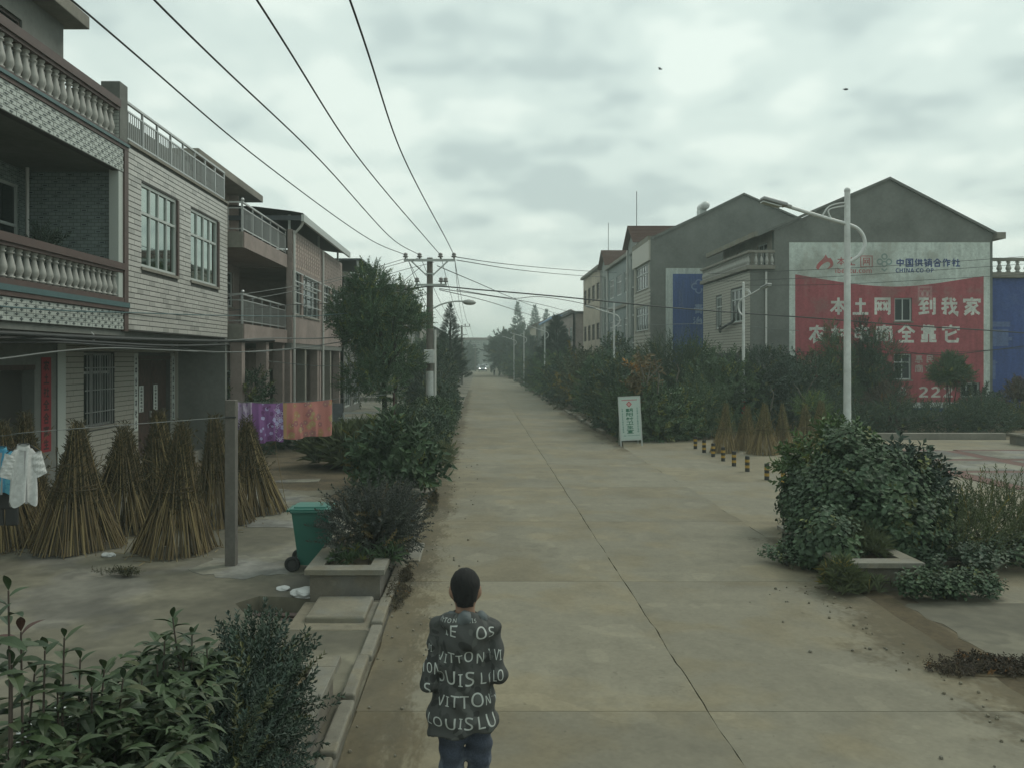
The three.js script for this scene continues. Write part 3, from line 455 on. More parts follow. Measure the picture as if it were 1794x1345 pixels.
function roofGable(h, xa, xb, xm, ye, yr, d0, d1, m, t = .14) {
  for (const [x, s] of [[xa, -1], [xb, 1]]) {
    const g = new THREE.BoxGeometry(1, 1, 1), p = g.attributes.position; for (let i = 0; i < p.count; i++) { const k = p.getX(i) * s > 0, yy = p.getY(i) > 0 ? 0 : -t; p.setXYZ(i, k ? x : xm, (k ? ye : yr) + yy, p.getZ(i) > 0 ? -d0 : -d1); } g.computeVertexNormals(); new MB().geo(g).build('roof', m, h);
  }
}
farHouse('house', 'grey house with a small sheet canopy just beyond the pink houses', -14, -7.2, 45, 51.5, 7.2, M.render);
{ const c = thing('metal_canopy', 'smaller sheet canopy showing behind the round tree crown', 'canopy', V(-6.6, 7.4, -48)); new MB().box(-12, -6.2, 8.1, 8.2, -51.5, -45).build('roof_sheet', M.sheet, c); for (const d of [45.2, 48, 51.2]) new MB().box(-6.5, -6.4, 7.3, 8.1, -d - .05, -d + .05).build('post', M.alu, c); new MB().box(-6.5, -6.4, 7.85, 7.92, -51, -45.2).build('rail', M.alu, c); }
farHouse('house', 'pale flat-roofed house seen past the power pole on the left', -15, -7.0, 78, 92, 9.4, M.render_light, { roof: M.cement });
farHouse('house', 'low grey house behind the dark conifer on the left', -14, -6.8, 97, 118, 8.2, M.cement, { gable: 10.4 });
farHouse('house', 'distant pale house on the left beyond the second power pole', -13, -6.4, 125, 160, 7.4, M.render_light, { gable: 9 });
tag(new MB().rbox(-14, -5.6, -.1, .7, -95.3, -95, .02).build('low_wall', M.render_light, scene), 'pale low wall seen between the two trunks of the round tree', 'low wall');
tag(new MB().rbox(-13, -3.2, -.1, .22, -60.3, -60, .02).build('low_wall', M.cement, scene), 'low concrete edging across the side yard behind the round tree', 'low wall');
// ---------- right houses ----------
const peel = (seed, base, k = 1) => (u, v, r, g, b) => { const n = fbm(u, v, 7, 5, seed), f = fbm(u, v, 110, 3, seed + 5), st = fbm(u * 1, v * .12, 60, 3, seed + 9), worn = sstep(0.53, 0.66, n * 0.62 + f * 0.18 + st * .2) * 0.6 * k, t = 0.93 + (f - 0.5) * 0.2 + (st - 0.5) * 0.22; return [r, g, b].map((c, i) => clamp(mixn(c, base[i], worn) * t, 0, 255)); };
function ptex(x0, x1, y0, y1, W, draw, wear) { const s = W / (x1 - x0), h = Math.round((y1 - y0) * s); return canvasTex(W, h, (c) => { c.setTransform(s, 0, 0, s, -x0 * s, -y0 * s); draw(c); }, wear); }
mat('mural', 1, 1, 1, .9, ptex(1383, 1735, 425, 720, 1536, (c) => {
  c.fillStyle = '#c3ccc5'; c.fillRect(1383, 425, 352, 295);
  c.fillStyle = '#a2535a'; c.beginPath(); c.moveTo(1393.5, 481); c.bezierCurveTo(1430, 487, 1500, 502, 1565, 502.5); c.bezierCurveTo(1620, 503, 1680, 490, 1724, 484); c.lineTo(1724, 704); c.lineTo(1393.5, 704); c.fill();
  c.fillStyle = '#34497e'; c.fillRect(1383, 714, 352, 8);
  c.strokeStyle = '#cdd0c8'; const big = (t, x, y, s, gap, lw) => [...t].forEach((ch, i) => ch !== ' ' && glyph(c, ch, x + i * gap, y, s, lw));
  big('本土网', 1453, 520, 33, 38.6, 4.6); big('到我家', 1608, 520, 33, 39.4, 4.6); big('农村电商全靠它', 1416, 568, 33, 39.0, 4.6);
  c.globalAlpha = .35; big('网', 1606, 500, 30, 38, 4); c.globalAlpha = 1;
  c.strokeStyle = '#a79c95'; big('电商', 1410, 622, 14, 17, 2.2); big('物', 1410, 638, 14, 17, 2.2); big('惠民', 1603, 622, 15, 19, 2.2); big('商农', 1603, 638, 15, 19, 2.2);
  c.fillStyle = '#c6c3bb'; c.font = 'bold 24px sans-serif'; for (const [ch, x] of [['8', 1571], ['2', 1609], ['2', 1630.5], ['2', 1652]]) { c.save(); c.translate(x, 696); c.scale(1.42, 1.06); c.fillText(ch, 0, 0); c.restore(); }
  c.strokeStyle = '#2f3f78'; big('中国供销合作社', 1570, 453, 15, 16.3, 2.2); c.fillStyle = '#2f3f78'; c.font = 'bold 10.4px sans-serif'; c.fillText('CHINA CO-OP', 1569, 477.5);
  c.strokeStyle = '#b0565a'; big('本土', 1466, 450, 16, 18, 1.6); big('网', 1511, 451, 15, 18, 1.6); c.strokeRect(1508.5, 449, 20, 19); c.fillStyle = '#b8686a'; c.font = 'bold 12px sans-serif'; c.fillText('ibentu.com', 1463, 479);
  c.fillStyle = '#bf6264'; c.beginPath(); c.moveTo(1430, 470); c.bezierCurveTo(1432, 458, 1442, 458, 1447, 446); c.bezierCurveTo(1450, 452, 1452, 455, 1455, 452); c.bezierCurveTo(1464, 462, 1462, 470, 1448, 472); c.bezierCurveTo(1458, 466, 1456, 460, 1450, 459); c.bezierCurveTo(1444, 462, 1438, 464, 1434, 474); c.fill();
  c.strokeStyle = '#7f9a97'; c.lineWidth = 2.4; for (const [x, y] of [[1550, 450], [1542, 459], [1558, 459], [1550, 463]]) { c.beginPath(); c.arc(x, y, 4.4, 0, 6.3); c.stroke(); } c.beginPath(); c.moveTo(1545, 471); c.lineTo(1550, 475); c.lineTo(1555, 471); c.stroke();
}, peel(101, [112, 108, 98], .65)));
mat('blue_mural', 1, 1, 1, .9, ptex(1165, 1250, 470, 665, 512, (c) => {
  c.fillStyle = '#b6bfb9'; c.fillRect(1165, 470, 90, 200); c.fillStyle = '#40568c'; c.fillRect(1177, 480, 80, 190); c.strokeStyle = '#7f91ae';
  glyph(c, '青', 1212, 532, 18, 2.4); glyph(c, '治', 1211, 554, 17, 2.4, 14); glyph(c, '国', 1230, 532, 18, 2.2); glyph(c, '土', 1232, 553, 14, 2);
  c.strokeStyle = '#7488ac'; c.lineWidth = 2.2; for (let i = 0; i < 4; i++) { const a = i * Math.PI / 2; c.beginPath(); c.arc(1221 + 6.5 * Math.cos(a), 502 + 6.5 * Math.sin(a), 5, a - 2.2, a + 2.2); c.stroke(); }
  for (let i = 0; i < 3; i++) { c.fillStyle = '#5068a0'; c.fillRect(1190 + i * 3, 600 + i * 14, 40, 5); }
}, peel(131, [110, 115, 120], .5)));
mat('blue_mural_b', 1, 1, 1, .9, ptex(1734, 1830, 487, 722, 512, (c) => {
  c.fillStyle = '#3f5390'; c.fillRect(1734, 487, 100, 240); c.fillStyle = '#61719a'; c.fillRect(1735, 563, 17, 9); c.fillRect(1736, 576, 15, 30); c.fillRect(1735, 590, 18, 6); c.fillRect(1735, 630, 9, 34); c.fillRect(1738, 633, 7, 3);
}, peel(151, [100, 108, 130], .4)));
mat('buff', .30, .285, .24, .7, T.plaster); mat('bufftile', .34, .325, .275, .5);
{
  const h = thing('house', 'grey gabled house with a faded red and white painted advertisement on its end wall', 'house', V(12.7, 0, -40)), D0 = 40, D1 = 48.4, g = plZ(D0, 1), f = plX(12.7, -1);
  const X0 = 13.82, X1 = 24.06, wh = [[19.46, 20.27, 4.67, 5.76], [19.43, 20.24, 1.94, 3.14], [22.55, 23.45, 1.15, 1.8]], M0 = [14.52, 23.93, .47, 8.36];
  new MB().wall(g, X0, X1, -.1, 8.9, .3, wh, [[19.2, 11.38]]).wall(g, 12.7, X0, -.1, 7.15, .3).build('gable_wall', M.render, h);
  { const b = new MB().wall(plZ(D0 - .008, 1), M0[0], M0[1], M0[2], M0[3], .005, wh); b.uvs = (q) => { const p = q.attributes.position, uv = q.attributes.uv; for (let i = 0; i < p.count; i++) uv.setXY(i, (p.getX(i) - M0[0]) / (M0[1] - M0[0]), (p.getY(i) - M0[2]) / (M0[3] - M0[2])); }; b.build('painted_advertisement', M.mural, h).userData.label = 'faded red and white advertisement painted on the gable'; }
  win(h, g, ...wh[0], 2, [1], { w: -.14 }); win(h, g, ...wh[1], 2, [.7, .3], { w: -.14 }); win(h, g, ...wh[2], 3, [1], { w: -.14 });
  const fh = [[41.0, 43.1, 4.7, 6.35], [44.7, 45.8, 4.5, 6.2], [41.2, 43.4, 1.1, 2.9]];
  new MB().wall(f, D0 + .3, D1, -.1, 7.1, .25, fh).build('wall', M.grout, h); tiles(h, f, D0 + .01, D1, 3.2, 7.05, .3, .14, fh, { mats: [M.bufftile], seed: 71, gap: .02 }); fh.forEach((q) => win(h, f, ...q, 3, [.7, .3], { w: -.1, t: .08 }));
  new MB().box(12.5, X0, 7.1, 7.28, -D1, -D0 + .15).build('balcony_slab', M.cement, h);
  balusters(h, V(12.66, 7.28, -D0 - .15), V(12.66, 7.28, -D1 + .2), 34, .58, .09, M.baluster); balusters(h, V(12.95, 7.28, -D0 + .05), V(13.7, 7.28, -D0 + .05), 4, .58, .09, M.baluster);
  new MB().box(12.52, 12.8, 7.86, 7.98, -D1, -D0 + .18).box(12.802, X0 - .01, 7.86, 7.979, -D0 - .06, -D0 + .16).build('handrail', M.cement, h);
  const uh = [[41, 42.4, 7.4, 8.5], [43.6, 45.8, 7.9, 8.6]]; new MB().wall(plX(X0, -1), D0 + .31, D1, 7.1, 9, .2, uh).build('wall', M.buff, h); uh.forEach((q) => win(h, plX(X0, -1), ...q, 2, [1], { sill: false }));
  roofGable(h, 13.0, 24.35, 19.2, 8.75, 11.42, D0 - .12, D1 + .1, M.render_dark, .12); new MB().box(12.85, 13.0, 8.62, 8.86, -D1, -D0 + .15).build('eave_gutter', M.coping, h); new MB().box(24.1, 24.5, 8.5, 8.8, -D1, -D0 + .3).build('eave_gutter', M.cement, h);
  new MB().bar(V(13.42, 3.45, -D0 + .06), V(13.42, 7.0, -D0 + .06), .05).build('downpipe', M.pvc, h); new MB().bar(V(14.05, 7.3, -D0 - .3), V(14.05, 8.7, -D0 - .3), .05).build('downpipe', M.pvc, h);
  new MB().geo(new THREE.TorusGeometry(.19, .03, 8, 24).rotateY(Math.PI / 2 - .5).translate(12.52, 4.45, -44.4)).bar(V(12.5, 4.45, -44.2), V(12.5, 4.75, -42.0), .07).build('hung_cable_coil', M.wire, h);
}
{
  const h = thing('house', 'lower flat-roofed house with a plain blue painted end wall at the far right', 'house', V(24.1, 0, -41.5)), g = plZ(41.5, 1);
  new MB().wall(g, 24.12, 33, -.1, 6.84, .3).box(24.12, 33, -.1, 6.8, -50, -49.8).build('wall', M.render, h); sheet(h, plZ(41.49, 1), 24.2, 32.8, .3, 6.82, 0, 'painted_wall', M.blue_mural_b);
  new MB().box(24.1, 33.2, 6.84, 7.1, -50, -41.3).build('roof', M.cement, h); balusters(h, V(24.4, 7.1, -41.5), V(32.8, 7.1, -41.5), 20, .56, .13, M.baluster); new MB().box(24.1, 33, 7.66, 7.8, -41.62, -41.38).build('handrail', M.cement, h);
}
{
  const h = thing('house', 'tall grey gabled house behind the advertisement house with a blue painted end wall', 'house', V(10.43, 0, -52)), D0 = 52, D1 = 57.6, g = plZ(D0, 1), f = plX(10.43, -1), fh = [];
  for (const y of [1.2, 4.7, 7.3]) fh.push([52.7, 56.9, y, y + 1.55]);
  new MB().wall(g, 10.43, 21.8, -.1, 10.3, .3, [], [[16.1, 12.95]]).build('gable_wall', M.render, h);
  sheet(h, plZ(D0 - .006, 1), 11.35, 14.4, 1.6, 8.42, 0, 'painted_wall', M.blue_mural).userData.label = 'blue painted panel with a four-petal emblem and a white border';
  new MB().wall(f, D0 + .3, D1, -.1, 8.9, .25, fh).build('wall', M.buff, h); fh.forEach((q) => win(h, f, ...q, 5, [.65, .35], { t: .07 }));
  { const b = new MB(); for (let v = 3.3; v < 8.8; v += .22) if (!fh.some((q) => v > q[2] - .2 && v < q[3] + .05)) b.boxP(f, D0 + .05, D1, v, v + .12, 0, .018); stuff(b.build('tile', M.bufftile, h)); }
  new MB().boxP(f, D0 + .02, D1, 8.902, 10.15, -.2, .12).build('parapet', M.bufftile, h); new MB().wall(plX(12, -1), D0 + .3, D1, 8.9, 10.5, .2).build('wall', M.render, h);
  roofGable(h, 10.6, 22.2, 16.1, 10.3, 13.0, D0 - .1, D1 + 3, M.render_dark, .12); new MB().box(10.3, 10.6, 10.1, 10.42, -D1, -D0 - .2).build('eave_gutter', M.coping, h);
  const t = thing('water_heater', 'white round solar water tank lying on the gable roof of the tall grey house', 'water tank', V(13.8, 12.1, -53)); new MB().geo(new THREE.CapsuleGeometry(.26, 1.0, 6, 16).rotateX(Math.PI / 2).translate(13.9, 12.33, -53)).build('tank', M.whitepaint, t); new MB().box(13.6, 14.0, 11.75, 12.15, -53.4, -52.6).build('stand', M.alu, t);
}
function tower(d0, d1, X, y1, yr, label) {
  const t = thing('house', label, 'stair tower', V(X, 0, -(d0 + d1) / 2)), f = plX(X, -1), m = (d0 + d1) / 2;
  new MB().wall(f, d0, d1, -.1, y1, .2, [[m - .5, m + .5, 2, y1 - 1]], [[m, yr]]).wall(plZ(d0, 1), X + .2, X + 4, 0, y1, .2).build('wall', M.towerwall, t);
  win(t, f, m - .5, m + .5, 2, y1 - 1, 1, [.25, .25, .25, .25], { sill: false });
  for (const s of [-1, 1]) { const g = new THREE.BoxGeometry(1, 1, 1), p = g.attributes.position; for (let i = 0; i < p.count; i++) { const k = p.getZ(i) * s > 0; p.setXYZ(i, p.getX(i) < 0 ? X - .35 : X + 3.8, (k ? y1 - .15 : yr + .1) + (p.getY(i) > 0 ? .1 : 0), -m + (k ? s * ((d1 - d0) / 2 + .4) : 0)); } g.computeVertexNormals(); new MB().geo(g).build('roof', M.rooftile, t); }
  const rows = new MB(); for (let i = 0; i < 10; i++) rows.box(X - .36, X + 3.8, yr + .2 - (yr - y1 + .25) * (i + .5) / 10, yr + .235 - (yr - y1 + .25) * (i + .5) / 10, -m + ((d1 - d0) / 2 + .4) * (i + .2) / 10, -m + ((d1 - d0) / 2 + .4) * (i + .8) / 10); stuff(rows.build('roof_tile', M.rooftile, t));
  new MB().bar(V(X + .3, yr, -m), V(X + .3, yr + 2.6, -m), .025).build('antenna', M.wire, t);
  for (const d of [d0 - .06, d1 + .06]) new MB().bar(V(X - .06, 0, -d), V(X - .06, y1 - .2, -d), .06).build('downpipe', M.pvc, t);
}
mat('towerwall', .23, .25, .24, .7, T.plaster); mat('bay', .17, .21, .21, .6, T.plaster);
tower(58, 61.4, 10.7, 10.9, 12.0, 'red-roofed stair tower beside the tall grey gabled house');
tower(73, 76.6, 11.0, 11.0, 12.2, 'second red-roofed stair tower, farther along the right row');
{ const h = farHouse('house', 'teal-grey house with broad glazed balconies between the two red-roofed towers', 11.0, 22, 61.8, 72.8, 10.4, M.bay, { bays: 3, storeys: 3, panes: 4, frame: M.whitepaint, band: M.cement }); }
farHouse('house', 'cream flat-roofed three-storey house beyond the second red-roofed tower', 10.9, 22, 77, 89.5, 11.1, M.cream, { bays: 4, storeys: 3, panes: 2, frame: M.wood });
farHouse('house', 'two-storey pinkish house with a dark roof edge past the cream house', 10.2, 20, 93, 114, 7.8, M.pink, { roof: M.darkroof, bays: 5, storeys: 2 });
mat('blueroof', .12, .26, .50, .5); farHouse('house', 'pale house under a bright blue sheet roof far along the right side', 10.5, 20, 117, 146, 8.6, M.render_light, { roof: M.blueroof, bays: 6, storeys: 2 });
farHouse('house', 'long white two-storey house with a dark red roof far along the right side', 10, 22, 150, 215, 9.0, M.cream, { gable: 11.5, roof: M.rooftile, bays: 14, storeys: 2, panes: 2 });
{
  const h = thing('house', 'reddish-roofed row of buildings closing the far end of the road', 'building', V(0, 0, -300)), g = plZ(300, 1), hs = []; for (let s = 0; s < 3; s++) for (let i = 0; i < 7; i++) hs.push([-8 + i * 1.8, -7 + i * 1.8, 1.2 + s * 3, 2.8 + s * 3]);
  new MB().wall(g, -9, 5, -.1, 9.3, .3, hs).build('wall', M.render, h); hs.forEach((q) => win(h, g, ...q, 2, [1], { sill: false, t: .1 })); new MB().box(-9.5, 5.5, 9.3, 10.2, -312, -299.5).build('roof', M.rooftile, h);
  const k = thing('kiosk', 'small pale roadside building with a sign board near the far end of the road', 'building', V(6, 0, -260)); new MB().wall(plZ(255, 1), 4.6, 8.5, 0, 4.5, .3, [[5.2, 6.2, 0, 2.6], [7, 8, 1, 2.4]]).box(4.6, 8.5, 0, 4.4, -262, -261.7).build('wall', M.render_light, k); new MB().box(4.0, 9, 4.5, 5.0, -262, -254.5).build('roof', M.cement, k); new MB().box(6.4, 9.0, 2.9, 3.9, -254.8, -254.6).build('sign_board', M.cream, k); new MB().box(5.2, 6.2, 0, 2.6, -255.4, -255.3).box(7, 8, 1, 2.4, -255.4, -255.3).build('door', M.wood, k);
}
// ---------- power poles and wires ----------
const RNGW = rng(99);
function wire(label, pts, r = .012, m = M.wire, group, name = 'power_cable') {
  const o = tag(new MB().tube(pts.map((p) => p.x !== undefined ? p : at(...p)), r, 5, Math.max(24, pts.length * 10)).build(name, m, scene), label, 'cable', group); return o;
}
function sag(a, b, s, n = 8) { return Array.from({ length: n + 1 }, (_, i) => { const t = i / n, p = a.clone().lerp(b, t); p.y -= 4 * s * t * (1 - t); return p; }); }
const PD = 34, PXX = PX(753, PD), PT = PY(452, PD);
const insul = [711, 735.5, 772, 795.5].map((x) => V(PX(x, PD), PY(450, PD), -PD));
{
  const p = thing('power_pole', 'concrete power pole with two crossarms and a white meter box, beside the round tree', 'utility pole', V(PXX, 0, -PD));
  new MB().bar(V(PXX, -.2, -PD), V(PXX, PT, -PD), .165, 16, .115).build('post', M.pole, p);
  const yA = PY(457, PD), yB = PY(500, PD);
  new MB().box(PX(708, PD), PX(798, PD), yA - .05, yA + .05, -PD + .13, -PD + .2).build('crossarm', M.alu, p);
  for (const s of [-1, 1]) new MB().bar(V(PXX + s * .72, yA - .04, -PD + .17), V(PXX + s * .1, yA - .62, -PD + .15), .03).build('brace', M.alu, p);
  new MB().box(PX(730, PD), PX(783, PD), yB - .04, yB + .04, -PD + .14, -PD + .2).build('crossarm', M.alu, p); new MB().box(PXX - .16, PXX + .16, yB + .42, yB + .47, -PD - .16, -PD + .16).build('band', M.alu, p);
  const ig = new THREE.LatheGeometry([[0, 0], [.03, 0], [.03, .06], [.1, .08], [.11, .12], [.06, .15], [.09, .18], [.08, .22], [.04, .25], [0, .26]].map(([a, b]) => new THREE.Vector2(a, b)), 12);
  mat('porcelain', .2, .19, .18, .3);
  for (const q of insul) { const k = put('insulator', ig, M.porcelain, p); k.position.copy(q).sub(p._o); k.position.y = yA + .04; k.position.z = .165; }
  for (const x of [731, 773, 781]) { const k = put('insulator', ig, M.porcelain, p); k.position.set(PX(x, PD), yB + .04, -PD + .17).sub(p._o); }
  const bx = new MB().rbox(PX(743.5, PD), PX(761.5, PD), PY(637, PD), PY(613, PD), -PD + .16, -PD + .38, .03, 3).build('meter_box', M.whitepaint, p); new MB().box(PX(748, PD), PX(757, PD), PY(625.5, PD), PY(624.5, PD), -PD + .38, -PD + .385).build('label_plate', M.alu, bx);
  new MB().bar(V(PXX + .2, .1, -PD), V(PXX + .2, PY(578, PD), -PD), .06, 8).build('conduit', M.pvc, p);
  new MB().bar(V(PXX, .1, -PD), V(PXX, PY(650, PD), -PD), .172, 16, .158).build('painted_base', M.whitepaint, p);
  const hd = [PX(758, PD), PY(541, PD)]; new MB().tube([V(PXX, hd[1] - .05, -PD), at(775, 533, PD), at(795, 528.5, PD), at(812, 528, PD)], .032, 8).build('lamp_arm', M.alu, p);
  new MB().geo(new THREE.SphereGeometry(1, 20, 12).scale(.27, .11, .16).rotateZ(-.06).translate(PX(822, PD), PY(530, PD), -PD)).build('lamp_head', M.lamphead, p);
}
function smallPole(px, d, top, label) { const x = PX(px, d), p = thing('power_pole', label, 'utility pole', V(x, 0, -d)), y = PY(top, d); new MB().bar(V(x, -.2, -d), V(x, y, -d), .16, 10, .11).build('post', M.pole, p); for (const q of [.15, 1.1]) new MB().box(x - (q < 1 ? .95 : .6), x + (q < 1 ? .95 : .6), y - q - .05, y - q + .05, -d + .12, -d + .2).build('crossarm', M.alu, p); for (const s of [-.9, -.4, .4, .9]) new MB().bar(V(x + s, y - .1, -d + .16), V(x + s, y + .15, -d + .16), .06, 8).build('insulator', M.porcelain, p); return V(x, y, -d); }
const P2 = smallPole(809, 98, 570, 'second power pole far down the left side of the road'), P3 = smallPole(833, 190, 601, 'third, tiny power pole near the far end of the road');
['first', 'second', 'third', 'fourth'].forEach((n, i) => {
  const ex = [[125, 0], [270, 0], [450, 0], [613, 0]][i], b = at(ex[0], ex[1], 9.4), a = insul[i].clone(); a.y += .05; a.z += .16; const e = b.clone().add(b.clone().sub(a).multiplyScalar(.45)); e.y = b.y + .35;
  const mid = a.clone().lerp(b, .5), pm = [[440, 268], [545, 268], [635, 268], [713, 268]][i]; const c = at(pm[0] + [2, 8, -12, -9][i], pm[1] + [2, 5, 2, 1][i], 17.2);
  wire('overhead power line running to the ' + n + ' insulator from the left on the near pole', [a, at(...[[650, 421], [690, 421], [749, 421], [782.5, 421]][i], 28), c, b, e], .0135, M.wire, 'four overhead power lines');
  const q = V(P2.x - .9 + i * .6, P2.y + .1, P2.z); wire('power line from the near pole to the second pole, ' + n + ' from the left', sag(a, q, .8), .012, M.wire, 'power lines between the two left poles');
  wire('power line beyond the second pole, ' + n + ' from the left', sag(q, V(P3.x - .9 + i * .6, P3.y, P3.z), 1.2), .014, M.wire, 'power lines between the far poles');
});
wire('thick cable crossing the road from the near pole past the red advertisement', [[640, 517, 33], [700, 509, 33.6], [757, 502, PD], [840, 508, 34.4], [980, 520, 35], [1160, 538, 35.8], [1303, 549, 36.5], [1420, 557, 37], [1600, 571, 38], [1745, 580, 39.5], [1900, 592, 40.5]], .028);
wire('upper service line crossing from the near pole to the tall grey house', [[795, 450, PD], [870, 461, 42], [960, 470, 52], [1060, 477, 66], [1100, 478, 71]], .018); wire('second service line just under the upper one to the glazed house', [[800, 456, PD], [900, 472, 44], [1000, 482, 58], [1062, 486, 66]], .018);
wire('line dropping from the near crossarm towards the dark-roofed house', [[766, 466, PD], [830, 493, 40], [890, 519, 55], [960, 545, 90], [1010, 560, 96]], .018); wire('slack line under the thick cable to the long right row', [[770, 506, PD], [860, 519, 42], [940, 532, 60], [1010, 550, 90]], .018);
wire('thin line from the near pole to the cream house', [[770, 508, PD], [850, 527, 45], [930, 552, 70], [990, 566, 92]], .018); wire('looping line below the thick cable near the right lamp posts', [[800, 508, 35], [880, 521, 38], [905, 523, 39], [940, 520, 40], [990, 526, 42], [1075, 544, 46]], .016);
[[[1240, 480], [1400, 474], [1560, 466], [1794, 450]], [[1240, 494], [1420, 487], [1590, 477], [1794, 463]], [[1300, 500], [1450, 499], [1600, 492], [1794, 481]], [[1290, 611], [1440, 618], [1600, 620], [1794, 610]], [[1120, 570], [1250, 568], [1400, 580]]].forEach((q, i) => wire(['topmost thin wire across the white band of the advertisement', 'second thin wire across the white band of the advertisement', 'thin wire along the lower edge of the white band of the advertisement', 'thin wire low across the red advertisement above its lower windows', 'thin pale wire across the blue painted end wall'][i], q.map((p) => [...p, 39.2]), .011, i > 3 ? M.wirelight : M.wire));
wire('frontage cable sagging across the blue painted wall', [[1560, 612, 39.4], [1640, 622, 39.6], [1735, 614, 39.8], [1800, 606, 40]], .018);
// bundles along the left house fronts
const fb = (label, pts, r, m) => wire(label, pts, r, m ?? M.wire, 'cables along the left house fronts');
fb('thick black cable bundle hung under the upper floor of the left houses', [[-40, 583, 13.2], [0, 584, 13.4], [120, 590, 15.5], [222, 594, 18], [320, 597, 21.4], [397, 598, 25], [480, 597, 28]], .045); fb('second black cable just below the thick bundle', [[-40, 592, 13.2], [60, 594, 14.3], [170, 600, 16.6], [300, 606, 20.5], [400, 604, 25]], .03);
fb('third black cable of the bundle, slightly slack', [[-40, 601, 13.1], [90, 600, 14.8], [200, 606, 17.3], [330, 611, 21.8]], .02); fb('cable bundle sweeping from the house corner up to the near pole', [[397, 597, 25], [470, 593, 27], [560, 593, 29], [650, 584, 31.5], [700, 576, 33], [752, 559, PD]], .02, M.wirelight);
fb('lower pair cable sweeping from the houses to the near pole', [[200, 612, 19], [300, 613, 21], [400, 617, 24], [500, 613, 27], [600, 599, 30], [680, 588, 32.5], [752, 562, PD]], .016, M.wirelight); fb('lowest pale cable running across the left house fronts', [[-30, 632, 13], [0, 629, 13.4], [100, 616, 15], [190, 610, 17], [300, 614, 20.5], [420, 617, 25], [560, 607, 28]], .016, M.wirelight);
fb('thin blue-green cable crossing the band between the floors', [[-30, 534, 13], [0, 537, 13.3], [120, 545, 15.3], [222, 548, 18], [400, 553, 24], [560, 553, 28], [670, 538, 32], [740, 512, PD]], .014, M.teal); fb('thin wire rising from the pink balcony to the near crossarm', [[395, 520, 26], [470, 509, 28], [570, 492, 31], [640, 474, 32.5], [711, 453, PD]], .012, M.wirelight);
fb('thin wire rising from the pink house to the second insulator', [[420, 528, 26.5], [520, 509, 29], [600, 489, 31.5], [735, 452, PD]], .012, M.wirelight); fb('slack wire from the near pole down across the round tree', [[470, 633, 29], [560, 641, 30], [640, 637, 31], [690, 612, 32.5], [720, 589, 33.5], [750, 560, PD]], .012, M.wirelight);
fb('dark wire from the lower crossarm to the pink house balcony', [[395, 545, 26], [500, 535, 29], [620, 528, 32], [735, 505, PD]], .014);
fb('white looped cable end hanging at the corner of the two left houses', [[150, 581, 16.5], [158, 582, 16.6], [164, 590, 16.7], [163, 598, 16.7]], .02, M.whitepaint);
[[[738, 467], [700, 500], [640, 575]], [[760, 460], [700, 475], [650, 492]]].forEach((q, i) => wire(['stay wire slanting down left from the near crossarm', 'thin wire slanting left into the round tree'][i], q.map((p) => [...p, PD - .2]), .01, M.wire)); wire('dropper wire from the upper crossarm down past the right side of the near pole', [[797, 457, PD], [803, 520, 50], [811, 568, 97]], .012); wire('dropper wire from the left end of the upper crossarm down the pole', [[716, 458, PD - .2], [731, 500, PD - .2], [752, 548, PD - .2]], .012);
// ---------- street lamps ----------
mat('lamphead2', .3, .31, .31, .5);
const lamp0 = (() => {
  const x = PX(1485, 15.2), p = thing('street_lamp', 'tall white street lamp rising behind the vine-covered bush in front of the advertisement', 'street lamp', V(x, 0, -15.2), 'white street lamps'), q = (px, py) => at(px, py, 15.2);
  new MB().bar(V(x, -.1, -15.2), V(x, PY(335, 15.2), -15.2), .073, 16, .048).build('post', M.whitepaint, p); new MB().geo(new THREE.SphereGeometry(.056, 12, 8).translate(x, PY(334, 15.2), -15.2)).build('cap', M.whitepaint, p);
  new MB().tube([q(1375, 360), q(1420, 374), q(1460, 386), q(1485, 393), q(1503, 401), q(1514, 416), q(1515, 432), q(1506, 448), q(1487, 460)], .032, 10, 60).build('arm', M.whitepaint, p);
  for (const [a, b] of [[0, 1441], [6, 1457]]) new MB().tube([q(1485, 355 + a), q(1468, 357 + a), q(1452, 363 + a), q(b, a ? 385 : 379)], .014, 6).build('scroll', M.whitepaint, p);
  const hd = new MB().geo(new RoundedBoxGeometry(.46, .07, .22, 3, .03).rotateZ(-.27).translate(PX(1356, 15.2), PY(354, 15.2), -15.2)).build('lamp_head', M.lamphead2, p); new MB().geo(new THREE.BoxGeometry(.34, .02, .17).rotateZ(-.27).translate(PX(1352, 15.2) - .01, PY(354, 15.2) - .045, -15.2)).build('lens', M.alu, hd);
  new MB().geo(new RoundedBoxGeometry(.14, .06, .1, 2, .02).rotateZ(-.27).translate(PX(1380, 15.2), PY(361, 15.2), -15.2)).build('bracket', M.lamphead, p);
  return p;
})();
for (const [px, d, turn, l] of [[1303, 34, Math.PI * .62, 'white street lamp with a red painted base behind the stalk stacks on the right'], [1076, 46.2, 0, 'white street lamp in front of the glazed houses, rising from the right hedge'], [954.6, 75, 0, 'distant white street lamp left of the dark cypress'], [918, 94.4, 0, 'farther white street lamp, right one of the close pair at the trees'], [900.5, 110, .2, 'farthest white street lamp, left one of the close pair at the trees']]) {
  const c = copyOf(lamp0, V(PX(px, d), 0, -d), turn, l); if (px > 1200) new MB().bar(V(0, -.1, 0), V(0, 1.25, 0), .08, 16, .075).build('painted_base', mat('redpaint', .35, .06, .05, .6), c);
}
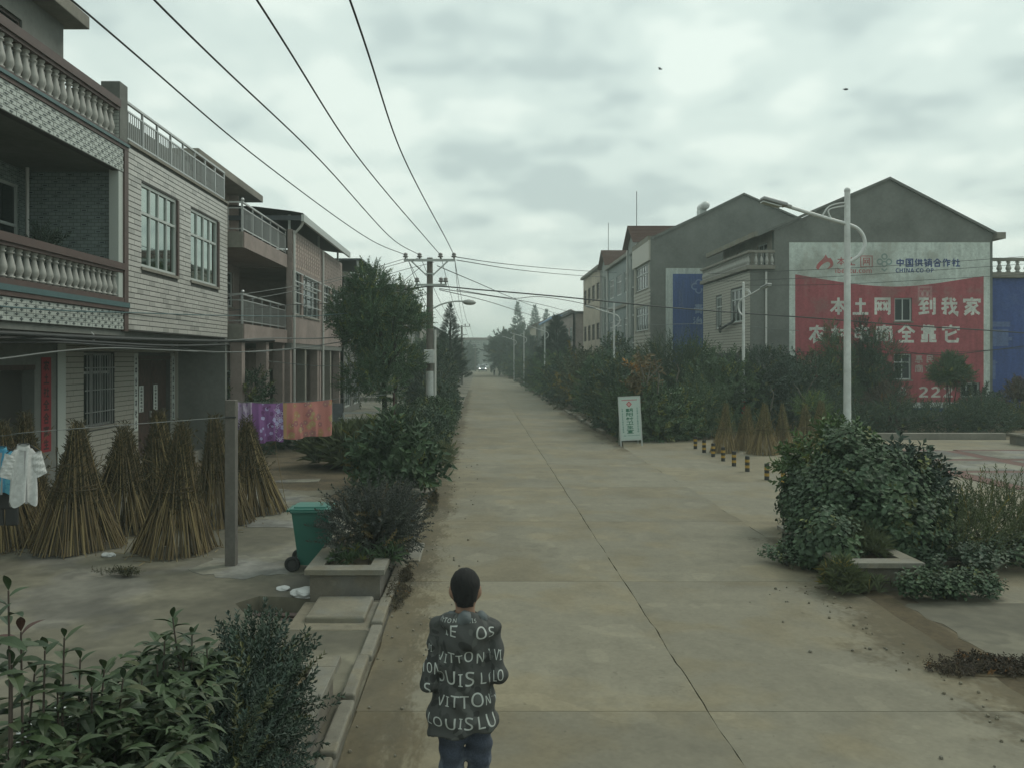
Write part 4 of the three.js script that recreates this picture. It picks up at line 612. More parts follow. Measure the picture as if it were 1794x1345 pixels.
// ---------- sign board, bollards ----------
mat('signface', 1, 1, 1, .5, ptex(0, 65, 0, 145, 512, (c) => {
  c.fillStyle = '#aab9b2'; c.fillRect(0, 0, 65, 145); c.fillStyle = '#a04a55'; for (let i = 0; i < 12; i++) c.fillRect(9 + i * 4, 8, 3, 3.4); c.strokeStyle = '#a8343c'; c.lineWidth = 3; c.beginPath(); c.moveTo(31, 16); c.lineTo(38, 24); c.lineTo(31, 32); c.lineTo(24, 24); c.closePath(); c.stroke(); c.strokeStyle = '#c46a70'; c.lineWidth = 2.2; c.beginPath(); c.moveTo(31, 20.5); c.lineTo(31, 27.5); c.moveTo(27.5, 24); c.lineTo(34.5, 24); c.stroke();
  c.strokeStyle = '#1f6048'; [...'朝阳村卫生室'].forEach((ch, i) => glyph(c, ch, 19, 38 + i * 14.6, 24, 2.3, 13)); c.strokeStyle = '#3c6f62'; for (let i = 0; i < 15; i++) { glyph(c, '中国土合社生全作阳村本电家民物'[i], 7, 38 + i * 5.6, 5, .6); glyph(c, '社合民家土全村生国电作中本物阳'[i], 53, 36 + i * 5.7, 5, .6); }
  c.fillStyle = '#6f8f86'; c.fillRect(10, 130, 8, 3); for (let i = 0; i < 9; i++) c.fillRect(22 + i * 4.2, 130, 3.2, 2.4);
}));
{
  const d = 28.9, x0 = PX(1088, d), p = thing('sign_board', 'white standing notice board with green characters and a red diamond at the hedge corner', 'sign', V(x0 + .36, 0, -d));
  const rot = (m) => { m.rotation.set(-.06, .05, .045); return m; }, b = new MB().box(-.36, .36, .2, 1.63, -.02, .02); b.uvs = (g) => { const q = g.attributes.position, uv = g.attributes.uv; for (let i = 0; i < q.count; i++) uv.setXY(i, (q.getX(i) + .36) / .72, (q.getY(i) - .2) / 1.43); };
  const loc = { _o: V(0, 0, 0), add: (m) => p.add(rot(m)) }; b.build('panel', M.signface, loc); const fr = new MB(); for (const s of [-1, 1]) fr.box(s * .36 - .02, s * .36 + .02, -.03, 1.66, -.026, .026); fr.box(-.34, .34, 1.632, 1.66, -.025, .025).box(-.34, .34, .17, .198, -.025, .025); fr.build('frame', M.alu, loc); new MB().bar(V(-.33, 1.3, -.03), V(-.33, .02, -.45), .015).bar(V(.33, 1.3, -.03), V(.33, .02, -.45), .015).build('leg', M.alu, loc);
}
mat('black', .02, .02, .02, .55); mat('yellow', .36, .22, .03, .55);
{
  const ord = ['first', 'second', 'third', 'fourth', 'fifth', 'sixth', 'seventh', 'eighth']; let b0;
  [[1218.6, 785], [1233.9, 791.8], [1249.8, 798.8], [1267.3, 806.5], [1286.3, 815.2], [1309.7, 824.6], [1344, 839.3], [1373, 851.5]].forEach(([x, y], i) => {
    const d = DG(y), pos = V(PX(x, d), 0, -d), l = `black and yellow striped bollard, ${ord[i]} in its row counted from the hedge end`;
    if (i) return copyOf(b0, pos, i * 1.3, l); b0 = thing('bollard', l, 'bollard', pos, 'striped bollards along the plaza edge'); const c = (y0, y1, r, n, m) => new MB().bar(V(pos.x, y0, pos.z), V(pos.x, y1, pos.z), r, 18).build(n, m, b0);
    c(-.05, .385, .058, 'post', M.black); for (const q of [.085, .235]) c(q, q + .07, .0595, 'yellow_band', M.yellow); c(.372, .392, .05, 'cap', M.black);
  });
}
// ---------- yard things on the left ----------
{
  const x = PX(405, 12.2), p = thing('concrete_post', 'square weathered concrete post standing among the stalk stacks', 'post', V(x, 0, -12.2)); new MB().rbox(x - .075, x + .075, -.1, PY(700, 12.2), -12.275, -12.125, .012).build('shaft', M.postc, p); new MB().bar(V(x - .09, 2.1, -12.12), V(x + .09, 2.1, -12.12), .012).build('wire_tie', M.wire, p);
}
mat('binplastic', .015, .1, .075, .45); mat('rubber', .015, .015, .015, .8); mat('binlid', .03, .15, .12, .4);
{
  const x0 = -2.62, d = 12.0, p = thing('wheelie_bin', 'green plastic wheelie bin behind the planter with the purple-leaved shrub', 'wheelie bin', V(x0 + .28, 0, -d)), loc = p;
  const g = new THREE.BoxGeometry(1, 1, 1, 1, 6, 1), q = g.attributes.position; for (let i = 0; i < q.count; i++) { const t = q.getY(i) + .5, w = mixn(.2, .265, t), dd = mixn(.19, .24, t); q.setXYZ(i, x0 + .28 + q.getX(i) * 2 * w + .03 * (1 - t), .08 + t * .8, -d + q.getZ(i) * 2 * dd); } g.computeVertexNormals(); new MB().geo(g).build('body', M.binplastic, p);
  new MB().rbox(x0, x0 + .58, .86, .9, -d - .27, -d + .27, .015).build('rim', M.binplastic, p);
  const ld = new MB().rbox(x0 - .01, x0 + .57, .9, .93, -d - .26, -d + .26, .012).rbox(x0 + .04, x0 + .5, .925, .955, -d - .2, -d + .2, .014).build('lid', M.binlid, p); new MB().bar(V(x0 - .05, .89, -d - .2), V(x0 - .05, .89, -d + .2), .02, 8).bar(V(x0 - .05, .89, -d - .16), V(x0 + .02, .87, -d - .16), .018).bar(V(x0 - .05, .89, -d + .16), V(x0 + .02, .87, -d + .16), .018).build('handle', M.binplastic, p);
  for (const s of [-1, 1]) { const w = new MB().geo(new THREE.TorusGeometry(.085, .03, 10, 24).translate(x0 + .03, .11, -d + s * .24)).build('wheel', M.rubber, p); new MB().geo(new THREE.CylinderGeometry(.06, .06, .05, 16).rotateX(Math.PI / 2).translate(x0 + .03, .11, -d + s * .24)).build('hub', M.black, w); }
  new MB().bar(V(x0 + .03, .11, -d - .24), V(x0 + .03, .11, -d + .24), .015).build('axle', M.black, p); p.scale.set(.96, .93, 1);
}
{ // white gate rail and grey panel
  const f = thing('railing', 'white metal railing behind the weeds, right of the hanging sheets', 'railing', V(-4.2, 0, -30)), d = 30, g = plZ(d, 1), x0 = PX(602, d), x1 = PX(672, d), yt = PY(723, d), b = new MB(); new MB().box(x0, x1, yt - .025, yt + .025, -d - .025, -d + .025).box(x0 - .2, x1, yt - .19, yt - .155, -d - .02, -d + .02).box(x0 - .3, x1, .08, .12, -d - .02, -d + .02).build('rail', M.whitepaint, f); for (let x = x0; x < x1; x += .13) b.box(x - .011, x + .011, .1, yt - .17, -d - .01, -d + .01); stuff(b.build('bars', M.alu, f)); new MB().box(x0 - .03, x0 + .03, 0, yt, -d - .03, -d + .03).build('post', M.whitepaint, f);
  const e = thing('gate_panel', 'grey sheet gate panel beside the white railing', 'gate', V(PX(592, 30.4), 0, -30.4)); new MB().rbox(PX(583, 30.4), PX(601, 30.4), .05, PY(706, 30.4), -30.43, -30.39, .01).build('panel', mat('greysheet', .17, .18, .2, .6, T.fine), e); new MB().box(PX(582, 30.4), PX(583, 30.4), 0, PY(704, 30.4), -30.44, -30.38).build('post', M.alu, e);
}
// ---------- vegetation ----------
function leafTris(L, W, fold, seg, droop = 0.15, bw = 0.5) {    // one leaf along +Y, its face towards +Z
  const p = [], prof = (t) => W * Math.pow(Math.sin(Math.PI * Math.pow(t, bw < .5 ? .8 : 1.0)), .8) * (bw === .5 ? 1 : (t < .5 ? .75 + .5 * t : 1)), q = (t, s) => [s * prof(t) / 2, t * L, (s ? -fold * prof(t) : 0) + droop * L * t * t];
  if (seg === 1) { const a = [0, 0, 0], b = [W / 2, L * .45, -fold * W], c = [0, L, droop * L], d = [-W / 2, L * .45, -fold * W]; return [...a, ...b, ...c, ...a, ...c, ...d]; }
  for (let i = 0; i < seg; i++) { const t0 = i / seg, t1 = (i + 1) / seg; for (const s of [-1, 1]) { const A = q(t0, 0), B = q(t0, s), C2 = q(t1, s), D = q(t1, 0); if (i) p.push(...(s > 0 ? [...A, ...B, ...C2] : [...A, ...C2, ...B])); p.push(...(s > 0 ? [...A, ...C2, ...D] : [...A, ...D, ...C2])); } }
  return p;
}
function triGeo(p, smooth) { const g = new THREE.BufferGeometry(); g.setAttribute('position', new THREE.Float32BufferAttribute(p, 3)); g.computeVertexNormals(); return boxUV(g); }
const _e = new THREE.Euler(), _q = new THREE.Quaternion(), _q2 = new THREE.Quaternion(), _m = new THREE.Matrix4(), UPV = V(0, 1, 0);
function spray(n, len, L, W, o = {}) {             // twig along +Y with n leaves
  const r = rng(o.seed ?? 3), out = [], v = V(0, 0, 0), tri = leafTris(1, W / L, o.fold ?? .18, o.seg ?? 1, o.droop ?? .15);
  for (let i = 0; i < n; i++) {
    const t = (o.from ?? .12) + (1 - (o.from ?? .12)) * (i + .5) / n, az = o.flat ? (i % 2 ? 0 : Math.PI) + (r() - .5) * .5 : i * 2.4 + r() * .6, tilt = mixn(o.t0 ?? 1.25, o.t1 ?? .5, t) + (r() - .5) * .5, s = L * (.75 + r() * .5);
    _q.setFromEuler(_e.set(0, az, 0)); _q2.setFromEuler(_e.set(tilt, (r() - .5) * .7, 0, 'XYZ')); _q.multiply(_q2);
    for (let k = 0; k < tri.length; k += 3) { v.set(tri[k], tri[k + 1], tri[k + 2]).multiplyScalar(s).applyQuaternion(_q); out.push(v.x, v.y + t * len, v.z + (o.arch ?? 0) * t * t * len); }
  }
  const w = o.twig ?? len * .012; if (w > 0) for (let k = 0; k < 3; k++) { const a = k * 2.094, b = a + 2.094, c = (q, y, f) => [Math.cos(q) * w * f, y, Math.sin(q) * w * f + (o.arch ?? 0) * (y / len) ** 2 * len]; out.push(...c(a, 0, 1), ...c(b, 0, 1), ...c(a, len * .9, .3)); }
  return triGeo(out);
}
function foliage(parent, name, blobs, count, geo, m, o = {}) {
  const r = rng(o.seed ?? 1), wt = blobs.map((b) => Math.pow(b[3] * b[4] * b[5], .72)), tot = wt.reduce((a, b) => a + b, 0), im = new THREE.InstancedMesh(geo, m, count), d = V(0, 0, 0), p = V(0, 0, 0), u = V(0, 0, 0), col = new THREE.Color(), sd = (o.seed ?? 1) * 13;
  let n = 0, tries = 0;
  while (n < count && tries++ < count * 6) {
    let k = 0, q = r() * tot; while (k < blobs.length - 1 && q > wt[k]) q -= wt[k++]; const b = blobs[k];
    d.set(r() * 2 - 1, r() * 2 - 1, r() * 2 - 1); if (d.lengthSq() > 1 || d.lengthSq() < .01) continue; d.normalize(); const rad = o.fill ? Math.cbrt(r()) : 1 - .5 * r() * r();
    const wob = 1 + (o.rough ?? .28) * (vnoise(d.x * 2.2 + 20 + k * 3, d.y * 2.2 + 20 + d.z * 2.1, 256, sd) * 2 - 1);
    p.set(b[0] + d.x * b[3] * rad * wob, b[1] + d.y * b[4] * rad * wob, b[2] + d.z * b[5] * rad * wob); if (p.y < (o.floor ?? .02)) continue;
    const fq = o.freq ?? 2.2; if (vnoise(p.x * fq + 50, p.y * fq + p.z * fq * .83 + 90, 1024, sd + 3) < (o.thr ?? .33)) continue;
    u.copy(d).lerp(UPV, o.up ?? .35); u.x += (r() - .5) * .8; u.y += (r() - .5) * .8; u.z += (r() - .5) * .8; u.normalize(); if (o.hang) u.y = -Math.abs(u.y);
    _q.setFromUnitVectors(UPV, u); _q2.setFromAxisAngle(UPV, r() * 6.28); _q.multiply(_q2); const s = (o.smin ?? .7) + r() * (o.svar ?? .6);
    im.setMatrixAt(n, _m.compose(p.sub(parent._o), _q, d.set(s, s, s)));
    const c = .72 + r() * .5, y = r() < (o.yellow ?? .06) ? 1 : 0; im.setColorAt(n, col.setRGB(c * (1 + y * 1.2), c * (1 + y * .45), c * (y ? .7 : .85 + r() * .3))); n++;
  }
  im.count = n; im.name = name; im._o = parent._o; im.castShadow = im.receiveShadow = true; im.instanceMatrix.needsUpdate = true; parent.add(im); return stuff(im);
}
function limb(mb, pts, r0, r1, n = 8) { for (let i = 0; i + 1 < pts.length; i++) { const k = pts.length - 1; mb.bar(pts[i], pts[i + 1], mixn(r0, r1, i / k), n, mixn(r0, r1, (i + 1) / k)); if (i) mb.geo(new THREE.SphereGeometry(mixn(r0, r1, i / k), n, 5).translate(pts[i].x, pts[i].y, pts[i].z)); } return mb; }
const LM = { dark: leafMat(.044, .075, .040), mid: leafMat(.062, .104, .048), bright: leafMat(.075, .125, .04), purple: leafMat(.046, .053, .043), cedar: leafMat(.036, .060, .040), blue: leafMat(.042, .076, .034, .72), tree: leafMat(.060, .112, .052), bright2: leafMat(.075, .125, .055), olive: leafMat(.078, .092, .045), mid2: leafMat(.056, .092, .055), dry: leafMat(.15, .115, .06, .9), straw: leafMat(.2, .16, .085, .9), weed: leafMat(.085, .105, .045, .85), near: leafMat(.032, .056, .022, .62) };
const SP = { small: spray(14, .32, .075, .035, { seed: 4 }), mid: spray(12, .4, .11, .055, { seed: 5 }), big: spray(11, .55, .17, .085, { seed: 6 }), far: spray(16, .8, .2, .11, { seed: 7 }), vast: spray(18, 1.5, .38, .22, { seed: 8 }), fine2: spray(26, .5, .055, .026, { seed: 15, from: .1, arch: .15, twig: .005 }), needle: spray(26, .5, .10, .016, { seed: 9, t0: 1.0, t1: .4 }), heart: spray(9, .27, .078, .068, { seed: 10, droop: .3, t0: 1.4, t1: 1.0, seg: 3 }), fine: spray(34, .75, .042, .02, { seed: 11, flat: false, from: .15, arch: .12, twig: .005 }), blade: spray(9, .12, .5, .016, { seed: 12, from: 0, t0: .7, t1: .1, droop: .4, twig: 0 }), weed: spray(16, .8, .09, .025, { seed: 13, t0: 1, t1: .3 }), cedar: spray(30, .9, .13, .03, { seed: 14, flat: true, t0: 1.1, t1: .6, droop: .35 }) };
function bush(label, cat, x, d, blobs, count, geo, m, o = {}) {   // blobs relative to x, d: [dx, y, dd, rx, ry, rz]
  const t = thing(o.name ?? 'shrub', label, cat, V(x, 0, -d), o.group), bb = blobs.map((b) => [x + b[0], b[1], -(d + b[2]), b[3], b[4], b[5]]), mb = new MB(), r = rng((o.seed ?? 1) + 400), base = o.base ?? 0;
  const st = o.stems ?? 5; for (let i = 0; i < st; i++) { const b = bb[i % bb.length], a = V(x + (r() - .5) * .25, base - .05, -d + (r() - .5) * .25), e = V(b[0] + (r() - .5) * b[3], b[1] + b[4] * (.2 + r() * .5), b[2] + (r() - .5) * b[5]), c = a.clone().lerp(e, .5); c.y += .1; limb(mb, [a, c, e], o.sr ?? .025, .008, 5); }
  mb.build(o.trunkName ?? 'stem', o.bark ?? M.bark, t); foliage(t, o.leafName ?? 'foliage', bb, count, geo, m, { floor: base + .02, ...o }); return t;
}
// left: round street tree with two trunks
{
  const x = PX(678, 30.5), d = 30.5, t = thing('street_tree', 'round leafy street tree with two trunks left of the power pole', 'tree', V(x, 0, -d)), mb = new MB(), mb2 = new MB();
  limb(mb, [V(PX(673, d), -.1, -d), V(PX(674, d), 1.2, -d), V(PX(671, d), 2.4, -d), V(PX(668, d), 4, -d + .1)], .12, .05, 10); mb.build('trunk', M.bark, t); limb(mb2, [V(PX(691, d), -.1, -d - .4), V(PX(690, d), 1.3, -d - .4), V(PX(693, d), 2.6, -d - .3), V(PX(690, d), 4.2, -d)], .1, .04, 10); mb2.build('trunk', M.bark, t);
  const bl = [], r = rng(5); for (let i = 0; i < 42; i++) { const y = 1.9 + 3.75 * Math.pow(r(), .9), k = (y - 1.9) / 4.2, w = 1.42 * Math.sqrt(Math.max(.03, 1 - Math.pow(Math.abs(k - .36) / .66, 2.2))), a = r() * 6.28, q = Math.sqrt(r()) * w; bl.push([x - .22 + Math.cos(a) * q - .1, y, -d + Math.sin(a) * q, .42 + r() * .2, .38 + r() * .2, .42 + r() * .2]); }
  const l = new MB(); for (const b of bl.slice(0, 14)) limb(l, [V(x, 2.2, -d), V((x + b[0]) / 2, (2.4 + b[1]) / 2, (-d + b[2]) / 2), V(b[0], b[1], b[2])], .04, .012, 5); l.build('branch', M.bark, t);
  foliage(t, 'crown', bl, 5200, SP.small, LM.tree, { seed: 11, thr: .22, smin: .8, yellow: .1 });
}
function conifer(label, x, d, h, w, m, seed, geo = SP.cedar, n = 900, base = .8) {
  const t = thing('conifer', label, 'conifer', V(x, 0, -d)), r = rng(seed); limb(new MB(), [V(x, -.1, -d), V(x + .05, h * .5, -d), V(x, h * .97, -d)], h * .02 + .04, .02, 8).build('trunk', M.bark, t);
  const im = new THREE.InstancedMesh(geo, m, n), p = V(0, 0, 0), u = V(0, 0, 0), col = new THREE.Color(); for (let i = 0; i < n; i++) { const k = Math.pow(r(), .8), y = base + (h - base) * k, tier = 1 + .25 * Math.sin(k * 40 + r()), R = w * (1.02 - k) * tier * (.35 + .65 * Math.sqrt(r())), a = r() * 6.28; p.set(Math.cos(a) * R, y, Math.sin(a) * R); u.set(Math.cos(a), k > .93 ? 1.6 : .25 + r() * .35, Math.sin(a)).normalize(); _q.setFromUnitVectors(UPV, u); _q2.setFromAxisAngle(UPV, r() * 6.28); _q.multiply(_q2); const s = (.22 + .7 * (1 - k) + r() * .2) * Math.max(.5, w / 1.4); im.setMatrixAt(i, _m.compose(p, _q, u.set(s, s, s))); const c = .7 + r() * .55; im.setColorAt(i, col.setRGB(c, c, c)); }
  im.name = 'crown'; im.castShadow = true; t.add(stuff(im)); return t;
}
conifer('dark spreading conifer beside the power pole, behind the street lamp head', PX(788, 58), 58, 6.6, .95, LM.cedar, 31, SP.cedar, 1300, 1.6);
// left verge shrubs
bush('large dark shrub filling the second raised planter on the left', 'shrub', -1.8, 20, [[.05, .6, -.9, .34, .38, .7], [0, .95, .6, .42, .5, .8], [.1, .7, 1.8, .36, .45, .6], [-.08, 1.1, -.1, .32, .4, .5]], 2400, SP.small, LM.dark, { seed: 41, rough: .4, base: .3, yellow: .08 });
bush('low yellow-green leafy plant at the front of the second left planter', 'plant', -1.78, 17.55, [[0, .75, 0, .42, .42, .4], [.1, .55, .1, .5, .3, .3]], 340, SP.big, LM.blue, { seed: 43, base: .3, name: 'leafy_plant' });
bush('straggly low bush creeping over the road edge right of the second left planter', 'shrub', -1.1, 23.6, [[0, .2, 0, .2, .26, 1.4], [.1, .14, 1.4, .2, .2, .8]], 420, SP.small, LM.weed, { seed: 45, stems: 4, smin: .4, svar: .4, rough: .5 });
['first', 'second', 'third', 'fourth', 'fifth', 'sixth', 'seventh', 'eighth', 'ninth', 'tenth'].forEach((o, i) => {
  const d = [28.5, 33, 38.5, 45, 53, 63, 75, 90, 110, 138][i], hgt = [.8, 1.0, 1.6, 2.6, 3.3, 4.0, 4.4, 4.6, 5.2, 6.2][i], r = [.55, .6, .7, .95, 1.1, 1.4, 1.6, 1.9, 2.3, 3][i], x = i < 3 ? -1.85 : -1.35 - r * .92 - Math.min(1.2, d * .012) + (i % 2 ? -.2 : .1);
  bush(`bushy green roadside shrub on the left verge, ${o} beyond the big planter shrub`, 'shrub', x, d, [[0, hgt * .5, 0, r, hgt * .5, r * 1.3], [-r * .2, hgt * .72, r, r * .75, hgt * .33, r], [r * .25, hgt * .4, -r, r * .7, hgt * .4, r]], 900, i < 4 ? SP.mid : SP.far, [LM.dark, LM.mid, LM.mid2, LM.cedar][i % 4], { seed: 60 + i, group: 'shrubs along the left verge', smin: i < 4 ? .8 : .55, svar: .5 });
});
// purple-leaved shrub by the bin
bush('purple-tinged small-leaved shrub in the planter beside the green bin', 'shrub', -1.5, 11.75, [[.02, .66, .1, .36, .32, .6], [-.25, .58, -.05, .2, .22, .42], [.22, .6, .2, .26, .3, .5], [0, .42, -.2, .36, .14, .4]], 1000, SP.fine2, LM.purple, { seed: 81, base: .28, up: .3, rough: .5, smin: .4, svar: .5, thr: .2, stems: 9 });
bush('low grass and weeds along the inner edge of the bin planter', 'weeds', -1.45, 10.95, [[0, .36, 0, .42, .06, .16], [.25, .36, .3, .1, .06, .4]], 120, SP.blade, LM.mid, { seed: 83, base: .3, up: .6, smin: .16, svar: .2, stems: 2, name: 'weed_clump', sr: .004 });
bush('tall light green grass clump in front of the white railing', 'grass', -3.15, 23.4, [[0, .3, 0, 1.0, .55, .9], [-.9, .2, .2, .6, .4, .5], [.7, .35, .4, .5, .6, .5]], 900, SP.blade, LM.weed, { seed: 85, up: .8, smin: .55, svar: .7, thr: .2, stems: 3, name: 'grass_clump', sr: .005 });
bush('brownish weeds behind the grass clump by the railing', 'weeds', -3.9, 27, [[0, .25, 0, 1.0, .32, .7], [.8, .35, -.3, .5, .5, .5]], 420, SP.weed, LM.weed, { seed: 86, up: .7, smin: .35, svar: .4, name: 'weed_clump' });
bush('low dark hedge in front of the pink house, under the hanging sheets', 'hedge', -6.1, 28.3, [[-1.3, .25, 0, 1.2, .32, .4], [0, .25, .1, 1.2, .34, .4], [1.4, .25, 0, 1.0, .32, .4]], 800, SP.small, LM.dark, { seed: 87, name: 'hedge' });
bush('green climbing plant beside the pink house pillar', 'plant', -7.2, 26.6, [[0, 1.6, 0, .5, .8, .4], [.2, .8, 0, .5, .6, .4]], 320, SP.mid, LM.dark, { seed: 88, name: 'climbing_plant' });
// foreground shrubs
{
  const t = thing('large_leaved_shrub', 'large-leaved shrub with upright stems at the lower left, nearest the camera', 'shrub', V(-1.9, .3, -4.2)), gs = [0, 1, 2].map((k) => triGeo(leafTris(.165, .054 + k * .007, .2, 6, .2 + k * .14, .7))), mats = [LM.near, leafMat(.042, .064, .024, .55), leafMat(.03, .05, .024, .55), leafMat(.07, .035, .028, .6)], r = rng(91); let n = 0, parent = t;
  const stem = (px, py, d, k, red) => {
    const top = at(px, py + 14, d), b = V(clamp(top.x + (r() - .5) * .2, -2.2, -1.3), .27, -d - (r() - .5) * .3), c = b.clone().lerp(top, .6); c.x += (r() - .5) * .05; const pts = new THREE.CatmullRomCurve3([b, c, top]); limb(new MB(), pts.getPoints(6), .009, .004, 6).build('stem', M.stem, parent);
    for (let i = 0; i < k; i++) {
      const q = i / k, f = 1 - Math.pow(q, 1.2) * .32, p = pts.getPoint(f), az = i * 2.4 + r() * .5, tilt = .35 + 1.15 * Math.pow(q, .4) + (r() - .5) * .35, s = .86 * (.6 + .45 * Math.min(1, q * 3)) * (.85 + r() * .35);
      const m = put('leaf', gs[Math.floor(r() * 3)], red && i < 3 ? mats[3] : mats[Math.floor(r() * 3)], parent); m.position.copy(p).sub(parent._o); m.quaternion.setFromEuler(_e.set(0, az, 0)).multiply(_q2.setFromEuler(_e.set(tilt, (r() - .5) * .5, 0))); m.scale.setScalar(s); n++;
    }
  };
  mat('stem', .06, .045, .035, .8);
  for (const q of [[14, 1020, 3.8, 9], [36, 1092, 3.9, 11, 1], [-8, 1060, 3.7, 8], [78, 1125, 4.0, 9], [112, 1102, 4.1, 10], [140, 1140, 4.2, 9], [182, 1158, 4.3, 10], [60, 1165, 4.0, 9], [215, 1175, 4.4, 9], [160, 1190, 4.2, 9], [20, 1150, 3.8, 10], [100, 1195, 4.05, 9]]) stem(...q);
  const t2 = thing('large_leaved_shrub', 'large-leaved shrub with clustered leaf tips right of the tallest stems, at the lower left', 'shrub', V(-1.75, .3, -5)); parent = t2;
  for (const q of [[302, 1068, 5.0, 12], [288, 1108, 5.0, 11], [336, 1098, 5.1, 12], [362, 1122, 5.2, 11], [320, 1140, 5.0, 11], [275, 1150, 4.9, 10], [248, 1178, 4.7, 10], [385, 1150, 5.2, 10], [345, 1160, 5.1, 10], [300, 1180, 4.9, 10]]) stem(...q);
  const fg = triGeo(leafTris(.15, .056, .2, 4, .42, .7)), fill = (tt, x0, x1, z0, z1, y1, cnt, seed) => { const im = new THREE.InstancedMesh(fg, LM.near, cnt), rr = rng(seed), p = V(0, 0, 0), col = new THREE.Color(), sc = V(1, 1, 1); for (let i = 0; i < cnt; i++) { const a = rr(), b = rr(), y = .3 + (y1 - .3) * Math.pow(rr(), .6) * (.85 + .3 * vnoise(a * 5, b * 5, 64, seed)); p.set(mixn(x0, x1, a), y, -mixn(z0, z1, b)).sub(tt._o); _q.setFromEuler(_e.set(.75 + rr() * 1.1, 0, 0)); _q2.setFromAxisAngle(UPV, rr() * 6.28); _q2.multiply(_q); const s = .55 + rr() * .5; im.setMatrixAt(i, _m.compose(p, _q2, sc.set(s, s, s))); const c = .6 + rr() * .6; im.setColorAt(i, col.setRGB(c * (rr() < .12 ? 1.5 : 1), c * 1.02, c * .8)); } im.name = 'foliage'; tt.add(stuff(im)); };
  fill(t, -2.35, -1.4, 2.9, 4.6, 1.2, 2600, 7); fill(t2, -2.2, -1.58, 4.3, 5.4, 1.08, 1900, 8);
  bush('dense dark small-leaved shrub at the lower left, next to the road kerb', 'shrub', -1.55, 5.75, [[-.02, .5, 0, .26, .24, .55], [-.2, .48, -.4, .28, .26, .5], [0, .42, -.7, .26, .28, .5], [-.12, .66, .4, .14, .14, .22]], 1700, SP.fine2, LM.cedar, { seed: 93, base: .25, up: .45, rough: .4, smin: .42, svar: .4, thr: .15, stems: 9 });
}
// right: vine-covered bush and neighbours
bush('large vine-covered bush spilling over the raised planter on the right', 'bush', 5.68, 12.6, [[-.3, .65, 0, .36, .52, .55], [0, 1.05, .3, .4, .5, .55], [.15, 1.3, .8, .36, .3, .45], [-.62, .4, 0, .26, .36, .5], [.5, .8, .2, .45, .55, .6], [.3, .45, -.5, .5, .36, .4], [-.62, .18, -.2, .34, .18, .6], [0, .6, 1.5, .55, .55, .8], [-.85, .3, -.75, .2, .3, .5]], 4600, SP.heart, LM.blue, { seed: 101, thr: .24, freq: 3, up: .45, rough: .42, smin: .65, svar: .65, stems: 8, yellow: .04, name: 'vine_bush' });
bush('light green shrub top rising out of the vine-covered bush at the lamp foot', 'shrub', 6.3, 14.8, [[-.2, 1.15, 0, .42, .36, .4], [-.5, 1.0, -.1, .3, .3, .3]], 300, SP.mid, LM.bright, { seed: 103, stems: 4 });
bush('bright green climber hanging in the gap of the vine-covered bush', 'climber', 6.2, 13.2, [[0, .95, 0, .25, .5, .3], [-.1, .5, -.1, .25, .4, .3]], 170, SP.heart, LM.bright, { seed: 104, stems: 3, name: 'climber' });
bush('dark round shrub to the right of the vine-covered bush', 'shrub', 6.55, 13.2, [[0, .85, 0, .42, .5, .5], [.1, .4, 0, .5, .4, .5]], 620, SP.mid, LM.cedar, { seed: 105, stems: 5, thr: .12 });
bush('brownish green tangle of tall weeds right of the planter', 'weeds', 7.75, 12.9, [[-.6, .35, 0, .7, .36, .8], [.4, .3, .2, .8, .34, .9], [-1.2, .28, -.8, .6, .3, .5], [1.2, .22, 0, .7, .3, .8]], 1250, SP.weed, LM.weed, { seed: 106, up: .55, smin: .32, svar: .45, rough: .5, stems: 4, name: 'weed_clump' });
bush('low dark creeper covering the ground right of the raised planter', 'creeper', 7.0, 11.9, [[-.5, .1, -.2, .7, .15, .4], [.6, .12, .2, .9, .16, .5]], 480, SP.heart, LM.dark, { seed: 107, up: .9, smin: .5, svar: .4, stems: 3, name: 'creeper' });
bush('creeper carpet growing along the front face of the right planter', 'creeper', 5.7, 10.45, [[-.25, .08, -.02, .32, .13, .16], [.3, .06, .05, .4, .1, .2]], 380, SP.heart, LM.blue, { seed: 108, up: .9, smin: .45, svar: .35, stems: 3, name: 'creeper', thr: .1 });
bush('dry grassy clump on top of the right planter', 'grass', 5.15, 11.6, [[0, .36, 0, .34, .1, .3], [.1, .4, .3, .3, .14, .3]], 240, SP.blade, LM.weed, { seed: 109, base: .3, up: .6, smin: .2, svar: .25, stems: 2, name: 'grass_clump', sr: .004 });
bush('trailing vine lying out over the road edge left of the right planter', 'creeper', 4.45, 12.1, [[0, .06, 0, .22, .08, .4], [-.2, .04, .2, .14, .06, .2]], 70, SP.heart, LM.mid, { seed: 110, up: .8, smin: .5, svar: .4, stems: 2, name: 'creeper' });
bush('dirty grass growing at the left foot of the right planter', 'weeds', 4.62, 10.75, [[-.05, .1, 0, .2, .25, .25], [.35, .1, -.12, .35, .22, .12]], 150, SP.blade, LM.weed, { seed: 111, up: .7, smin: .16, svar: .2, stems: 2, name: 'weed_clump', sr: .004 });
